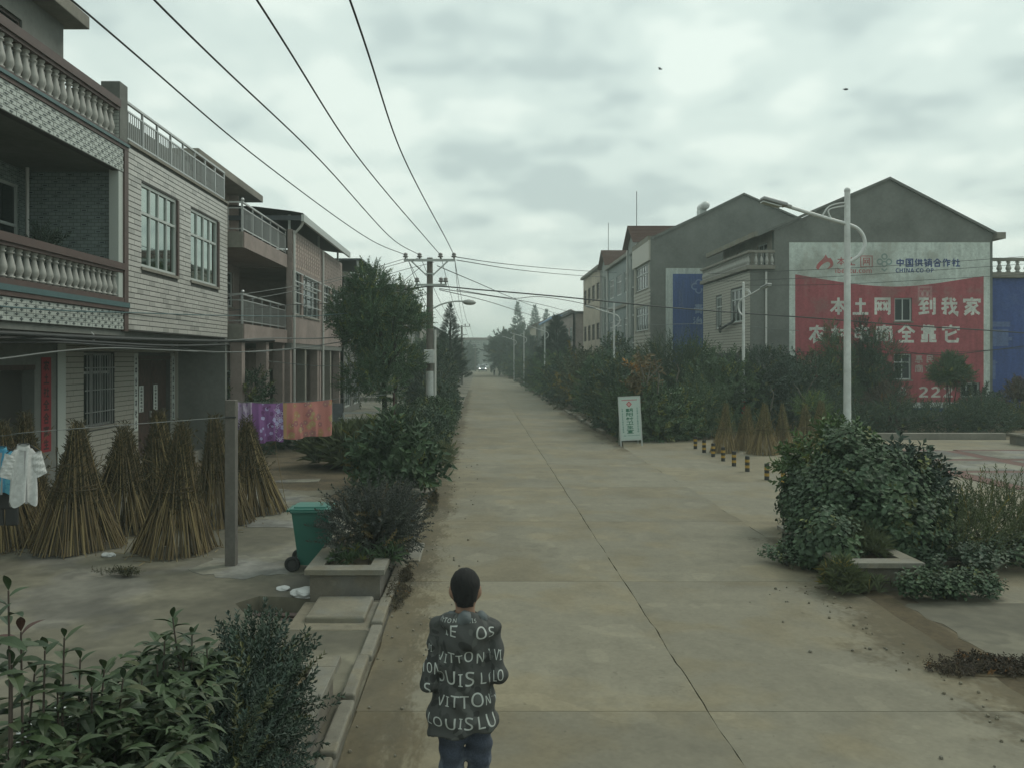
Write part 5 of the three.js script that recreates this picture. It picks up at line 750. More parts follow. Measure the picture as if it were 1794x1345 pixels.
// right hedge and trees
const NTH = ['first', 'second', 'third', 'fourth', 'fifth', 'sixth', 'seventh', 'eighth', 'ninth', 'tenth', 'eleventh'];
const shrubAt = (label, x, d, h, r, i, group) => bush(label, 'shrub', x, d, [[0, h * .4, 0, r, h * .42, r], [-r * .4, h * (.6 + .1 * Math.sin(i * 2)), r * .5, r * .55, h * .3, r * .7], [r * .45, h * (.52 + .12 * Math.cos(i * 3)), 0, r * .5, h * .34, r * .7], [r * .1 * Math.sin(i), h * .82, r * .2, r * .3, h * .16, r * .3], [0, h * .22, -r * .5, r * .9, h * .24, r * .7]], d < 50 ? 1300 : 900, d < 40 ? [SP.mid, SP.small, SP.mid, SP.weed][i % 4] : d < 50 ? SP.mid : SP.far, [LM.mid, LM.mid2, LM.dark, LM.tree, LM.olive, LM.mid2, LM.bright2][i % 7], { seed: 120 + i, group, thr: .38, smin: d < 50 ? .75 : .5, svar: .7, rough: .62, yellow: .12 });
[[31.4, 1.8, .95], [34.5, 2.4, 1.15], [38.5, 2.7, 1.3], [43.5, 3.1, 1.4], [50, 2.8, 1.6], [57, 2.9, 1.8], [66, 3.0, 2], [76, 3.0, 2.2], [88, 3.1, 2.4], [104, 3.3, 2.8], [128, 3.7, 3]].forEach(([d, h, r], i) => shrubAt(i ? `roadside shrub on the right verge, ${NTH[i - 1]} beyond the low one left of the notice board` : 'low shrub beside the white notice board on its left', 5.05 + r * .95, d, h, r, i, 'shrubs along the right verge'));
[[1153, 31.6, 1.6, 1.0, 'dense dark shrub right of the white notice board'], [1212, 32.6, 2.0, 1.1, 'shrub below the blue emblem panel at the corner of the plaza'], [1105, 35, 2.7, 1.2, 'shrub with pale dead branches behind the white notice board'], [1182, 36.5, 3.5, 1.25, 'tall leafy shrub in front of the blue emblem panel'], [1236, 38, 3.5, 1.1, 'tall shrub in front of the tiled front of the advertisement house'], [1135, 43, 3.3, 1.5, 'tall shrub below the windows of the tall grey house'], [1085, 52, 3.6, 1.7, 'shrub mass below the red-roofed stair tower'], [1290, 36.5, 1.6, 1.0, 'low dark shrub behind the right stalk stacks']].forEach(([px, d, h, r, l], i) => shrubAt(l, PX(px, d), d, h, r, i + 20));
[[1262, 34.5, 3.0, 1.3, 'leafy tree behind the second street lamp and the stalk stacks', LM.mid], [1335, 35, 3.25, 1.5, 'broad dark tree to the left of the red advertisement', LM.cedar], [1405, 36, 2.9, 1.2, 'dark tree overlapping the lower left corner of the red advertisement', LM.dark]].forEach(([px, d, h, r, l, m], i) => { const x = PX(px, d); bush(l, 'tree', x, d, [[0, h * .62, 0, r, h * .36, r], [-r * .5, h * .5, .2, r * .6, h * .3, r * .7], [r * .5, h * .55, 0, r * .6, h * .35, r * .7], [0, h * .3, 0, r * 1.0, h * .26, r * .7]], 1300, SP.mid, m, { seed: 150 + i, name: 'garden_tree', trunkName: 'trunk', leafName: 'crown', bark: M.deadwood, sr: .05, stems: 9, thr: .25, rough: .4 }); });
[[1460, 36.5, 4.3, .95, 'feathery tree in front of the red advertisement, left of the big lamp', LM.mid, 161], [1538, 37, 4.2, 1.15, 'feathery tree in front of the advertisement, right of the big lamp', LM.dark, 162], [1512, 37.8, 4.5, .75, 'dark feathery tree crossing the second line of characters of the advertisement', LM.cedar, 163]].forEach(([px, d, h, r, l, m, sd]) => bush(l, 'tree', PX(px, d), d, [[0, h * .25, 0, r, h * .22, r], [-r * .2, h * .5, .1, r * .8, h * .22, r * .8], [r * .25, h * .68, 0, r * .55, h * .2, r * .5], [-r * .1, h * .86, 0, r * .3, h * .16, r * .3]], 1700, SP.small, m, { seed: sd, name: 'garden_tree', trunkName: 'trunk', leafName: 'crown', sr: .05, stems: 4, rough: .5, thr: .2, smin: .7, svar: .6 }));
bush('small round-headed tree on a thin stem in front of the advertisement numbers', 'tree', PX(1665, 35.5), 35.5, [[0, 2.4, 0, .55, .4, .5], [-.25, 2.25, 0, .4, .28, .4], [.3, 2.2, 0, .45, .3, .4], [.05, 2.7, 0, .3, .24, .3]], 900, SP.small, LM.mid, { seed: 165, name: 'garden_tree', trunkName: 'trunk', leafName: 'crown', sr: .035, stems: 4 });
bush('low dark hedge along the foot of the red advertisement', 'hedge', 15.8, 33.5, [[-1.2, .5, 0, 1.2, .65, .8], [.6, .5, 0, 1.4, .6, .8], [2.4, .45, .2, 1.3, .55, .8], [3.9, .5, 0, 1.1, .65, .8], [-2.2, .7, .2, .8, .8, .8]], 2300, SP.small, LM.dark, { seed: 167, name: 'hedge', stems: 8, thr: .1 });
bush('reddish shrub in front of the lower right of the big lamp', 'shrub', PX(1555, 34.6), 34.6, [[0, 1.0, 0, .7, .8, .5]], 380, SP.small, leafMat(.07, .055, .035), { seed: 168 });
bush('leafy bush at the right lower corner of the advertisement', 'shrub', PX(1715, 35.6), 35.6, [[0, .75, 0, .6, .75, .5], [-.4, .5, 0, .5, .5, .5]], 420, SP.mid, LM.dark, { seed: 169 });
bush('dry brown plant standing in the small plaza planter', 'plant', 19.5, 29.0, [[0, .65, 0, .55, .5, .4], [-.3, .5, 0, .4, .4, .4], [.4, .7, 0, .4, .6, .4]], 300, SP.weed, LM.dry, { seed: 170, base: .3, up: .7, smin: .5, svar: .5, name: 'dry_plant' });
bush('leafy reddish shrub in front of the blue painted wall at the far right edge', 'shrub', PX(1785, 38), 38, [[0, .9, 0, .6, .9, .6], [.4, 1.2, 0, .6, .8, .5]], 420, SP.mid, leafMat(.08, .06, .04), { seed: 171 });
bush('dark green shrubs at the foot of the blue painted wall', 'shrub', PX(1765, 36), 36, [[-.6, .4, 0, 1.2, .45, .6], [1.2, .4, 0, 1.2, .5, .6]], 620, SP.small, LM.weed, { seed: 172 });
conifer('tall narrow dark cypress in front of the dark-roofed house', PX(975, 80), 80, 6.7, 2.0, LM.cedar, 173, SP.cedar, 1600, .3);
for (const [px, top, i, l] of [[907, 531, 0, 'left one of three slim conifers above the far red roof'], [937, 537, 1, 'middle one of three slim conifers above the far red roof'], [957.5, 545, 2, 'right one of three slim conifers above the far red roof']]) conifer(l, PX(px, 225), 225, PY(top, 225), 1.5, LM.cedar, 180 + i, SP.vast, 420, 6);
[[902, 150, 6.6, 2.4, 'largest round tree at the far right bend of the road'], [884, 225, 8.5, 3.0, 'round tree left of the largest one at the far right bend'], [898, 140, 6.4, 3, 'dark tree behind the pair of far lamp posts'], [920, 172, 9, 3.4, 'tree in front of the long white house at the far right'], [806, 210, 5.5, 3, 'tree at the far end on the left side of the road']].forEach(([px, d, h, r, l], i) => bush(l, 'tree', PX(px, d), d, [[0, h * .64, 0, r, h * .33, r], [-r * .5, h * .55, 0, r * .6, h * .25, r], [r * .6, h * .5, 0, r * .6, h * .35, r], [r * .5, h * .25, 0, r * .6, h * .27, r]], 700, SP.vast, i % 2 ? LM.dark : LM.cedar, { seed: 190 + i, name: 'far_tree', trunkName: 'trunk', leafName: 'crown', sr: .2, smin: .8 }));
{ // dead pale branches behind the notice board
  const x = PX(1128, 31.2), t = thing('dead_tree', 'bare pale branches with a withered brown leaf bunch behind the notice board', 'dead tree', V(x, 0, -31.2)), mb = new MB(); for (const p of [[[1125, 705], [1135, 665], [1140, 640], [1137, 618]], [[1125, 705], [1128, 660], [1119, 630], [1116, 612]], [[1135, 665], [1150, 650], [1160, 636]], [[1152, 690], [1155, 660], [1150, 640], [1146, 622]], [[1185, 668], [1190, 650], [1186, 638]], [[1120, 700], [1140, 702]]]) limb(mb, p.map((q) => at(q[0], q[1], 30.6)), .03, .014, 6); mb.build('branch', M.deadwood, t);
  foliage(t, 'withered_leaves', [[PX(1123, 31), PY(655, 31), -31, .2, .42, .2], [PX(1124, 31), PY(680, 31), -31, .17, .3, .2]], 70, SP.big, LM.dry, { seed: 201, up: -.6, thr: .05 });
  const s = thing('dead_tree', 'bare twisting branches in front of the dark trees left of the advertisement', 'dead tree', V(PX(1408, 34), 0, -34)), b = new MB(); for (const p of [[[1405, 735], [1408, 700], [1420, 675], [1432, 660]], [[1408, 700], [1398, 680], [1390, 672]], [[1412, 735], [1415, 712], [1430, 690], [1428, 676]], [[1350, 720], [1356, 690], [1348, 672]]]) limb(b, p.map((q) => at(q[0], q[1], 33.4)), .03, .012, 6); b.build('branch', M.deadwood, s);
}
{ // swept heap of dry leaves on the right verge, scraps on the yard
  const heap = (label, x, d, rx, rz, h, n, m, seed) => { const t = thing('leaf_litter', label, 'leaf litter', V(x, 0, -d)); foliage(t, 'dry_leaves', [[x, h * .2, -d, rx, h, rz], [x + rx * .4, h * .2, -d + rz * .3, rx * .7, h, rz * .6]], n, spray(8, .08, .05, .02, { seed, twig: 0, t0: 1.5, t1: .9 }), m, { seed, fill: true, thr: .3, floor: .012, up: .3, rough: .7, smin: .45, svar: .45 }); if (h > .04) new MB().geo(new THREE.SphereGeometry(1, 24, 8).scale(rx * .8, h * .45, rz * .8).translate(x, .0, -d)).build('soil', M.soil, t); };
  heap('dark heap of swept dry leaves on the right edge of the road', 4.75, 8.05, .5, .24, .042, 900, leafMat(.06, .045, .03, .95), 210); heap('small scatter of dry stalks on the courtyard behind the large-leaved shrubs', -4.9, 11.6, .32, .12, .02, 160, leafMat(.05, .05, .025, .95), 211); heap('strip of dirt and dry leaves against the left kerb beside the bin planter', -.98, 11, .1, .9, .03, 300, leafMat(.08, .065, .04, .95), 212); heap('strip of dry leaves at the road edge by the second left planter', -.98, 17.5, .12, 1.6, .03, 400, leafMat(.08, .07, .04, .95), 213);
  const r = rng(215), pb = new MB(); for (let i = 0; i < 240; i++) { const left = r() < .6, x = left ? -1 + r() * r() * 1.2 : 4.4 - r() * r() * 1.2, d = left ? 5 + r() * 25 : 5 + r() * 6, s = .006 + r() * .014; pb.geo(new THREE.DodecahedronGeometry(s, 0).rotateX(r() * 3).translate(x, s * .4, -d)); } tag(stuff(pb.build('gravel', M.kerb, scene)), 'loose pebbles scattered along both edges of the road', 'gravel');
}
{ // brown dirt washed onto both edges of the road
  const dm = (seed, n) => { const t = tex(256, 1024, (u, v) => { const a = fbm(v, u * .25, 24, 4, seed), b = fbm(v, u * .25, 160, 3, seed + 3), e = fbm(v, 0, 6, 3, seed + 7); return sstep(.32, .62, a * .55 + b * .45 + (e - .5) * .5 + .36 - u * .95) * .36; }, 1, false); return t; };
  const strip = (label, pts, m) => { const p = [], uv = []; let L = 0; for (let i = 0; i + 1 < pts.length; i++) { const [a0, b0, d0] = pts[i], [a1, b1, d1] = pts[i + 1], l1 = L + Math.abs(d1 - d0) / 10; p.push(a0, .006, -d0, b0, .006, -d0, b1, .006, -d1, a0, .006, -d0, b1, .006, -d1, a1, .006, -d1); uv.push(0, L, 1, L, 1, l1, 0, L, 1, l1, 0, l1); L = l1; } const g = new THREE.BufferGeometry(); g.setAttribute('position', new THREE.Float32BufferAttribute(p, 3)); g.setAttribute('uv', new THREE.Float32BufferAttribute(uv, 2)); g.computeVertexNormals(); struct(put('road_dirt', g, m, scene)); };
  const mk = (seed) => { const t = rep(T.soil, 1, 4), m = mat('dust' + seed, .20, .16, .095, 1, t); m.alphaMap = dm(seed); m.transparent = true; return m; };
  strip('', [[-1.03, -.2, 2], [-1.03, -.15, 12], [-1.03, -.25, 30], [-1.03, -.4, 80]], mk(701)); strip('', [[5.1, 3.1, 2], [5.05, 3.0, 10.6], [4.9, 3.9, 14]], mk(703)); strip('', [[4.75, 3.6, 27], [4.75, 3.9, 45], [4.75, 4.2, 80]], mk(705));
}
// ---------- stalk stacks ----------
function stackGeo(seed, h, R, n) {
  const r = rng(seed), st = [new MB(), new MB(), new MB()], seeds = [], lean = [(r() - .5) * .22, (r() - .5) * .15];
  for (let i = 0; i < n; i++) {
    const a = r() * 6.283, rr = R * (.62 + .38 * Math.sqrt(r())) * (1 + .12 * Math.sin(a * 3 + seed)), b = V(Math.cos(a) * rr, 0, Math.sin(a) * rr * .9), k = .78 + r() * .1, top = V(Math.cos(a + .4) * R * .24 * r() - b.x * .06 + lean[0], h * (.66 + r() * .34), Math.sin(a + .4) * R * .24 * r() - b.z * .06 + lean[1]), c = b.clone().lerp(top, .5); c.x *= .92; c.z *= .92; c.x += (r() - .5) * .05; c.z += (r() - .5) * .05;
    const w = .006 + r() * .006, m = st[r() < .45 ? 0 : r() < .6 ? 1 : 2]; m.bar(b, c, w, 4, w * .8); m.bar(c, top, w * .8, 4, w * .35);
    for (let j = 0; j < 15; j++) { const t = .4 + r() * .62, p = t < .5 ? b.clone().lerp(c, t * 2) : c.clone().lerp(top, Math.min(1, t * 2 - 1)); p.x += (r() - .5) * .06; p.z += (r() - .5) * .06; seeds.push([p, a + (r() - .5) * 2, .2 + r() * .5]); }
  }
  for (let i = 0; i < 34; i++) { const a = r() * 6.283, low = r() < .5, b = low ? V(Math.cos(a) * R * (1 + r() * .25), 0, Math.sin(a) * R * (1 + r() * .25)) : V(Math.cos(a) * R * .45, h * (.35 + r() * .4), Math.sin(a) * R * .45), e = low ? V(b.x * .5 + (r() - .5) * .4, h * (.35 + r() * .4), b.z * .5 + (r() - .5) * .4) : b.clone().add(V(Math.cos(a + r() - .5) * .22, (r() - .35) * .4, Math.sin(a + r() - .5) * .22)), c = b.clone().lerp(e, .55).add(V((r() - .5) * .1, (r() - .5) * .06, (r() - .5) * .1)); st[i % 3].bar(b, c, .006, 4, .005).bar(c, e, .005, 4, .003); if (!low) for (let j = 0; j < 5; j++) seeds.push([e.clone().lerp(c, r()), a, r() * 1.2]); }
  for (let i = 0; i < 14; i++) { const a = r() * 6.283, q = R * (.9 + r() * .5), b = V(Math.cos(a) * q, .012, Math.sin(a) * q), e = b.clone().add(V((r() - .5) * .6, .005, (r() - .5) * .6)); st[i % 3].bar(b, e, .006, 4, .004); }
  const mm = new MB(), leaf = leafTris(.07, .014, .2, 1, .3); const out = []; for (const [p, a, t] of seeds) { _q.setFromEuler(_e.set(0, -a + Math.PI / 2, 0)); _q2.setFromEuler(_e.set(t, 0, 0)); _q.multiply(_q2); const v = V(0, 0, 0), s = .6 + hash(p.x * 999, p.y * 999, 3) * .9; for (let k = 0; k < leaf.length; k += 3) { v.set(leaf[k] * s, leaf[k + 1] * s, leaf[k + 2] * s).applyQuaternion(_q).add(p); out.push(v.x, v.y, v.z); } }
  const pods = triGeo(out), band = new MB().geo(new THREE.TorusGeometry(R * .50, .009, 5, 30).rotateX(Math.PI / 2).scale(1, 1, .9).translate(0, h * .47, 0)).geo(new THREE.TorusGeometry(R * .49, .007, 5, 30).rotateX(Math.PI / 2).rotateZ(.05).scale(1, 1, .9).translate(0, h * .49, 0));
  return { st, pods, band };
}
mat('stalk_a', .15, .11, .05, .85); mat('stalk_b', .085, .064, .035, .9); mat('stalk_c', .25, .19, .085, .8); const podMat = leafMat(.075, .065, .033, .95);
{
  const protos = [[3, 1.95, .72, 280], [4, 1.98, .62, 240], [5, 1.82, .72, 260]].map(([s, h, R, n]) => stackGeo(s, h, R, n)), made = [];
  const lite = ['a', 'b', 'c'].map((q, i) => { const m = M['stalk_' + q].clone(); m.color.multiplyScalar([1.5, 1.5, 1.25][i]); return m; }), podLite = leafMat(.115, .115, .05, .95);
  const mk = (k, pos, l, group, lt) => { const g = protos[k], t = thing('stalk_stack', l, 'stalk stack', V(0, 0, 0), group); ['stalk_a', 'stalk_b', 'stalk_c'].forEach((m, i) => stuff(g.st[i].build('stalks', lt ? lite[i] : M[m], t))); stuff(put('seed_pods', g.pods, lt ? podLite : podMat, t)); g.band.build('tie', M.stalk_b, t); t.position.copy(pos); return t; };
  const list = [[128, 970, 1.02, 0, 'big conical stalk stack in the left front, below the barred window'], [305, 977, 1.0, 1, 'big conical stalk stack in front just left of the concrete post'], [215, 935, 1.0, 2, 'stalk stack standing between and behind the two front stacks'], [383, 925, .98, 1, 'stalk stack partly hidden behind the left side of the concrete post'], [436, 903, 1.0, 2, 'stalk stack just right of the concrete post'], [-6, 966, 1.0, 0, 'stalk stack cut off by the left picture edge, under the blue shirt'], [42, 940, 1.02, 1, 'stalk stack behind the hanging white shirt'], [286, 925, 1.03, 0, 'stalk stack against the white-papered door'],
    [1269, 794, .78, 1, 'stalk stack at the hedge end, leftmost of those on the right side'], [1308, 789, .78, 2, 'stalk stack behind the red lamp base on the right side'], [1339, 797, .8, 0, 'broad stalk stack in the middle of the right group'], [1374, 793, .77, 1, 'stalk stack right of the broad middle one on the right side'], [1413, 790, .8, 2, 'stalk stack next to the vine-covered bush, tipped with green'], [1436, 786, .8, 0, 'stalk stack mostly hidden behind the vine-covered bush']];
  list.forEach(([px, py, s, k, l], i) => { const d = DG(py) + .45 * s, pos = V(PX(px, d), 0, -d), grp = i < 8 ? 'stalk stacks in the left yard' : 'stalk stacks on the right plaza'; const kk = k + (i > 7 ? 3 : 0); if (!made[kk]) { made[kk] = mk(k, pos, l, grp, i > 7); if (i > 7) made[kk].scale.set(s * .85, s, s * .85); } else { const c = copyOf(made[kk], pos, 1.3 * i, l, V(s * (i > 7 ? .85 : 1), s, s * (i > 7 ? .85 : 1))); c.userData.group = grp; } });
  bush('green leafy tops pushing out of the stalk stack beside the vine bush', 'plant', PX(1422, 29), 29, [[0, 1.25, 0, .4, .3, .4]], 160, SP.small, LM.bright, { seed: 230, stems: 2, name: 'leafy_plant' });
}
// ---------- washing ----------
function cloth(name, label, a, b, drop, m, seed, nu = 40, nv = 22, cat = 'sheet') {
  const p = [], uv = [], r = rng(seed), dir = b.clone().sub(a), nrm = V(-dir.z, 0, dir.x).normalize(); const P = (u, v) => { const q = a.clone().lerp(b, u); q.y -= v * drop * (1 - .03 * Math.sin(u * 9 + seed)) + .05 * 4 * u * (1 - u) * .5; const w = (.012 + .035 * v) * Math.sin(u * 19 + seed + 1.2 * Math.sin(v * 3 + u * 4)) + .02 * v * Math.sin(u * 41 + seed * 2); return q.addScaledVector(nrm, w).addScaledVector(dir, .01 * Math.sin(v * 5 + seed) * v); };
  for (let i = 0; i < nu; i++) for (let j = 0; j < nv; j++) { const c = [[i, j], [i, j + 1], [i + 1, j + 1], [i, j], [i + 1, j + 1], [i + 1, j]]; for (const [x, y] of c) { const q = P(x / nu, y / nv); p.push(q.x, q.y, q.z); uv.push(x / nu, 1 - y / nv); } }
  const g = new THREE.BufferGeometry(); g.setAttribute('position', new THREE.Float32BufferAttribute(p, 3)); g.setAttribute('uv', new THREE.Float32BufferAttribute(uv, 2)); g.computeVertexNormals(); const t = put(name, g, m, scene); return tag(t, label, cat);
}
const flower = (c, x, y, s, col, n = 5) => { c.fillStyle = col; for (let i = 0; i < n; i++) { const a = i * 6.283 / n + x; c.beginPath(); c.arc(x + Math.cos(a) * s * .6, y + Math.sin(a) * s * .6, s * .5, 0, 6.3); c.fill(); } };
T.purple = canvasTex(512, 512, (c, w, h) => { const r = rng(301); c.fillStyle = '#80568a'; c.fillRect(0, 0, w, h); for (let i = 0; i < 26; i++) flower(c, w * (.3 + r() * .7), r() * h, 14 + r() * 22, i % 3 ? '#a9a3c8' : '#68406d'); for (let i = 0; i < 40; i++) { const x = w * (.75 + .25 * r()), y = r() * h; c.strokeStyle = '#c9c6d8'; c.lineWidth = 5; c.beginPath(); c.arc(x, y, 16, r() * 6, r() * 6 + 3); c.stroke(); flower(c, x, y, 5, '#3a2342', 4); } });
T.orange = canvasTex(512, 320, (c, w, h) => { const r = rng(303); c.fillStyle = '#b67870'; c.fillRect(0, 0, w, h); c.fillStyle = '#a88862'; c.fillRect(0, 0, 40, h); for (let i = 0; i < 40; i++) { const x = r() * w, y = r() * h; flower(c, x, y, 14 + r() * 16, ['#ad8463', '#9c6668', '#ab916b', '#9f716e'][i % 4]); flower(c, x, y, 6, '#b5a083'); } });
T.lilac = canvasTex(256, 256, (c, w, h) => { const r = rng(305); c.fillStyle = '#94849b'; c.fillRect(0, 0, w, h); for (let i = 0; i < 30; i++) flower(c, r() * w, r() * h, 8 + r() * 10, i % 2 ? '#7c6488' : '#a89cae'); });
mat('sheet_purple', 1, 1, 1, .9, T.purple); mat('sheet_orange', 1, 1, 1, .9, T.orange); mat('sheet_lilac', 1, 1, 1, .9, T.lilac);
{
  const L0 = at(404, 702, 17.4), L1 = at(440, 704.5, 17.6), L2 = at(496, 705, 18), L3 = at(581, 699, 18.6), L4 = at(690, 690, 19.3);
  cloth('hanging_cloth', 'pale lilac cloth on the washing line next to the concrete post', at(412, 702.5, 17.45), at(441, 704.3, 17.6), .55, M.sheet_lilac, 4); cloth('hanging_sheet', 'purple and white flowered sheet hanging on the washing line', at(439, 704.5, 17.63), at(495, 705, 18), .8, M.sheet_purple, 2); cloth('hanging_sheet', 'orange and pink flowered sheet hanging on the washing line', at(495.5, 705, 18), at(581, 699, 18.6), .76, M.sheet_orange, 3);
  tag(new MB().tube([L0, L1, L2, L3, L4], .006, 5, 40).build('washing_line', M.wirelight, scene), 'washing line carrying the flowered sheets', 'washing line');
  const po = thing('line_post', 'thin post holding the near end of the sheet washing line, behind the concrete post', 'post', V(L0.x, 0, L0.z)); new MB().bar(V(L0.x, -.1, L0.z), V(L0.x, L0.y + .03, L0.z), .03).build('shaft', M.wood, po); const pe = thing('line_post', 'wooden stake in the second planter shrub holding the far end of the washing line', 'post', V(L4.x, 0, L4.z)); new MB().bar(V(L4.x, 0, L4.z), V(L4.x, L4.y + .03, L4.z), .03).build('shaft', M.wood, pe);
}
function shirt(label, c, ang, m, len, wid, coll) {     // open-bottomed shirt on a hanger: body shell, two sleeves, collar, hanger
  const t = thing('hanging_shirt', label, 'shirt', c), S = (v) => wid * (v < .06 ? .36 + v * 2.2 : v < .16 ? .5 : .485 + .05 * (v - .16)), mb = { p: [], add(fn, nu, nv) { for (let i = 0; i < nu; i++) for (let j = 0; j < nv; j++) for (const [x, y] of [[i, j], [i, j + 1], [i + 1, j + 1], [i, j], [i + 1, j + 1], [i + 1, j]]) this.p.push(...fn(x / nu, y / nv)); } }, cs = Math.cos(ang), sn = Math.sin(ang), W = ([x, y, z]) => [x * cs + z * sn, y, -x * sn + z * cs];
  const part = (name, fns, mm) => { mb.p = []; fns.forEach((f) => mb.add(...f)); const g = triGeo(mb.p); put(name, g, mm, t); };
  part('body', [[(u, v) => { const a = u * 6.283, hw = S(v), x = Math.cos(a) * hw, z = Math.sin(a) * (.05 + .035 * v) + (.012 + .02 * v) * Math.sin(x * 40 + v * 3), y = -.02 - v * len - (1 - v) * Math.abs(x) * .28 + .035 * v * Math.cos(a * 4) ; return W([x, y, z]); }, 64, 28]], m);
  for (const s of [-1, 1]) part('sleeve', [[(u, v) => { const a = u * 6.283, r = .085 - .006 * v; const cx = s * (wid * .42 + v * .07), cy = -.11 - v * .26; return W([cx + Math.cos(a) * r * .9, cy + Math.cos(a) * s * r * .35, Math.sin(a) * r * .55 + .006 * Math.sin(v * 20 + a * 3)]); }, 20, 10]], m);
  part('collar', [[(u, v) => { const a = u * 6.283, r = .062 + .012 * v; return W([Math.cos(a) * r, .015 - v * .045 - .03 * Math.max(0, Math.sin(a)), Math.sin(a) * r * .8]); }, 20, 3]], coll ?? m);
  part('placket', [[(u, v) => W([(u - .5) * .026, -.06 - v * (len - .05), .054 + .035 * v + .02 * v * Math.sin(v * 3) + .008]), 2, 20]], M.placket);
  const hb = new MB(); hb._ = 0; new MB().tube([V(-.18 * cs, -.08, .18 * sn), V(0, .02, 0), V(.18 * cs, -.08, -.18 * sn)], .006, 5, 16).tube([V(0, .02, 0), V(0, .1, 0), V(.02, .13, 0), V(.0, .15, 0)], .003, 5, 16).build('hanger', M.wire, { add: (q) => t.add(q), _o: V(0, 0, 0) }); return t;
}
mat('placket', .25, .25, .25, .9); mat('shirtwhite', .56, .57, .56, .9, rep(T.fine, 3)); T.batik = tex(256, 256, (u, v) => { const a = fbm(u, v, 10, 4, 401), k = a > .5 ? 1 : 0; return k ? [.10, .33, .42] : [.05, .22, .34]; }, 2.2); mat('shirtblue', 1, 1, 1, .9, T.batik);
{
  const A = V(PX(405, 12.2), 2.1, -12.2), d1 = 9.9, s1 = at(40, 779, d1), s0 = at(0, 783, 10.5);
  shirt('white short-sleeved shirt hanging on a hanger in the left yard', s1, .8, M.shirtwhite, .66, .28); shirt('blue patterned short-sleeved shirt hanging at the left picture edge', s0, .6, M.shirtblue, .56, .42);
  const B = s0.clone().add(V(-1.6, .1, .1)); tag(new MB().tube([A, V(s1.x, s1.y + .14, s1.z), V(s0.x, s0.y + .14, s0.z), B], .005, 5, 40).build('washing_line', M.wirelight, scene), 'thin washing line from the concrete post, carrying the two shirts', 'washing line');
  const tr = thing('hanging_trousers', 'dark trousers hanging below the blue shirt at the left edge', 'trousers', at(0, 880, 10.5)), mb = new MB(); for (const s of [-1, 1]) mb.rbox(tr._o.x + s * .09 - .08, tr._o.x + s * .09 + .08, tr._o.y - .3, tr._o.y, tr._o.z - .12, tr._o.z - .07, .02, 2); mb.rbox(tr._o.x - .17, tr._o.x + .17, tr._o.y - .1, tr._o.y + .3, tr._o.z - .125, tr._o.z - .065, .025, 2).build('cloth', M.black, tr);
  const p = thing('line_post', 'post outside the left edge holding the far end of the shirt washing line', 'post', V(B.x, 0, B.z)); new MB().bar(V(B.x, -.1, B.z), V(B.x, B.y + .1, B.z), .05).build('shaft', M.wood, p);
}
// ---------- figures ----------
function nets(f, lo, hi, h) {      // surface nets: a smooth closed mesh of f = 0
  const n = [0, 1, 2].map((i) => Math.ceil((hi[i] - lo[i]) / h) + 1), [nx, ny, nz] = n, fl = new Float32Array(nx * ny * nz), id = (i, j, k) => i + nx * (j + ny * k);
  for (let k = 0; k < nz; k++) for (let j = 0; j < ny; j++) for (let i = 0; i < nx; i++) fl[id(i, j, k)] = f(lo[0] + i * h, lo[1] + j * h, lo[2] + k * h);
  const vi = new Int32Array(nx * ny * nz).fill(-1), p = [], ix = [], E = [[0, 1], [0, 2], [0, 4], [1, 3], [1, 5], [2, 3], [2, 6], [3, 7], [4, 5], [4, 6], [5, 7], [6, 7]];
  for (let k = 0; k < nz - 1; k++) for (let j = 0; j < ny - 1; j++) for (let i = 0; i < nx - 1; i++) {
    const c = []; let s = 0; for (let q = 0; q < 8; q++) { c[q] = fl[id(i + (q & 1), j + ((q >> 1) & 1), k + (q >> 2))]; if (c[q] < 0) s++; } if (!s || s === 8) continue;
    let x = 0, y = 0, z = 0, m = 0; for (const [a, b] of E) if ((c[a] < 0) !== (c[b] < 0)) { const t = c[a] / (c[a] - c[b]); x += mixn(a & 1, b & 1, t); y += mixn((a >> 1) & 1, (b >> 1) & 1, t); z += mixn(a >> 2, b >> 2, t); m++; }
    vi[id(i, j, k)] = p.length / 3; p.push(lo[0] + (i + x / m) * h, lo[1] + (j + y / m) * h, lo[2] + (k + z / m) * h);
  }
  for (let k = 1; k < nz - 1; k++) for (let j = 1; j < ny - 1; j++) for (let i = 1; i < nx - 1; i++) {
    const a = fl[id(i, j, k)] < 0, Q = (b, v, fl2) => { if (v.some((q) => q < 0)) return; fl2 ? ix.push(v[0], v[1], v[2], v[0], v[2], v[3]) : ix.push(v[0], v[2], v[1], v[0], v[3], v[2]); };
    if (a !== fl[id(i + 1, j, k)] < 0) Q(0, [vi[id(i, j - 1, k - 1)], vi[id(i, j, k - 1)], vi[id(i, j, k)], vi[id(i, j - 1, k)]], a);
    if (a !== fl[id(i, j + 1, k)] < 0) Q(1, [vi[id(i - 1, j, k - 1)], vi[id(i - 1, j, k)], vi[id(i, j, k)], vi[id(i, j, k - 1)]], a);
    if (a !== fl[id(i, j, k + 1)] < 0) Q(2, [vi[id(i - 1, j - 1, k)], vi[id(i, j - 1, k)], vi[id(i, j, k)], vi[id(i - 1, j, k)]], a);
  }
  const g = new THREE.BufferGeometry(); g.setAttribute('position', new THREE.Float32BufferAttribute(p, 3)); g.setIndex(ix); g.computeVertexNormals(); return g;
}
const cap = (a, b, ra, rb) => (x, y, z) => { const dx = b[0] - a[0], dy = b[1] - a[1], dz = b[2] - a[2], t = clamp(((x - a[0]) * dx + (y - a[1]) * dy + (z - a[2]) * dz) / (dx * dx + dy * dy + dz * dz)); return Math.hypot(x - a[0] - dx * t, y - a[1] - dy * t, z - a[2] - dz * t) - mixn(ra, rb, t); };
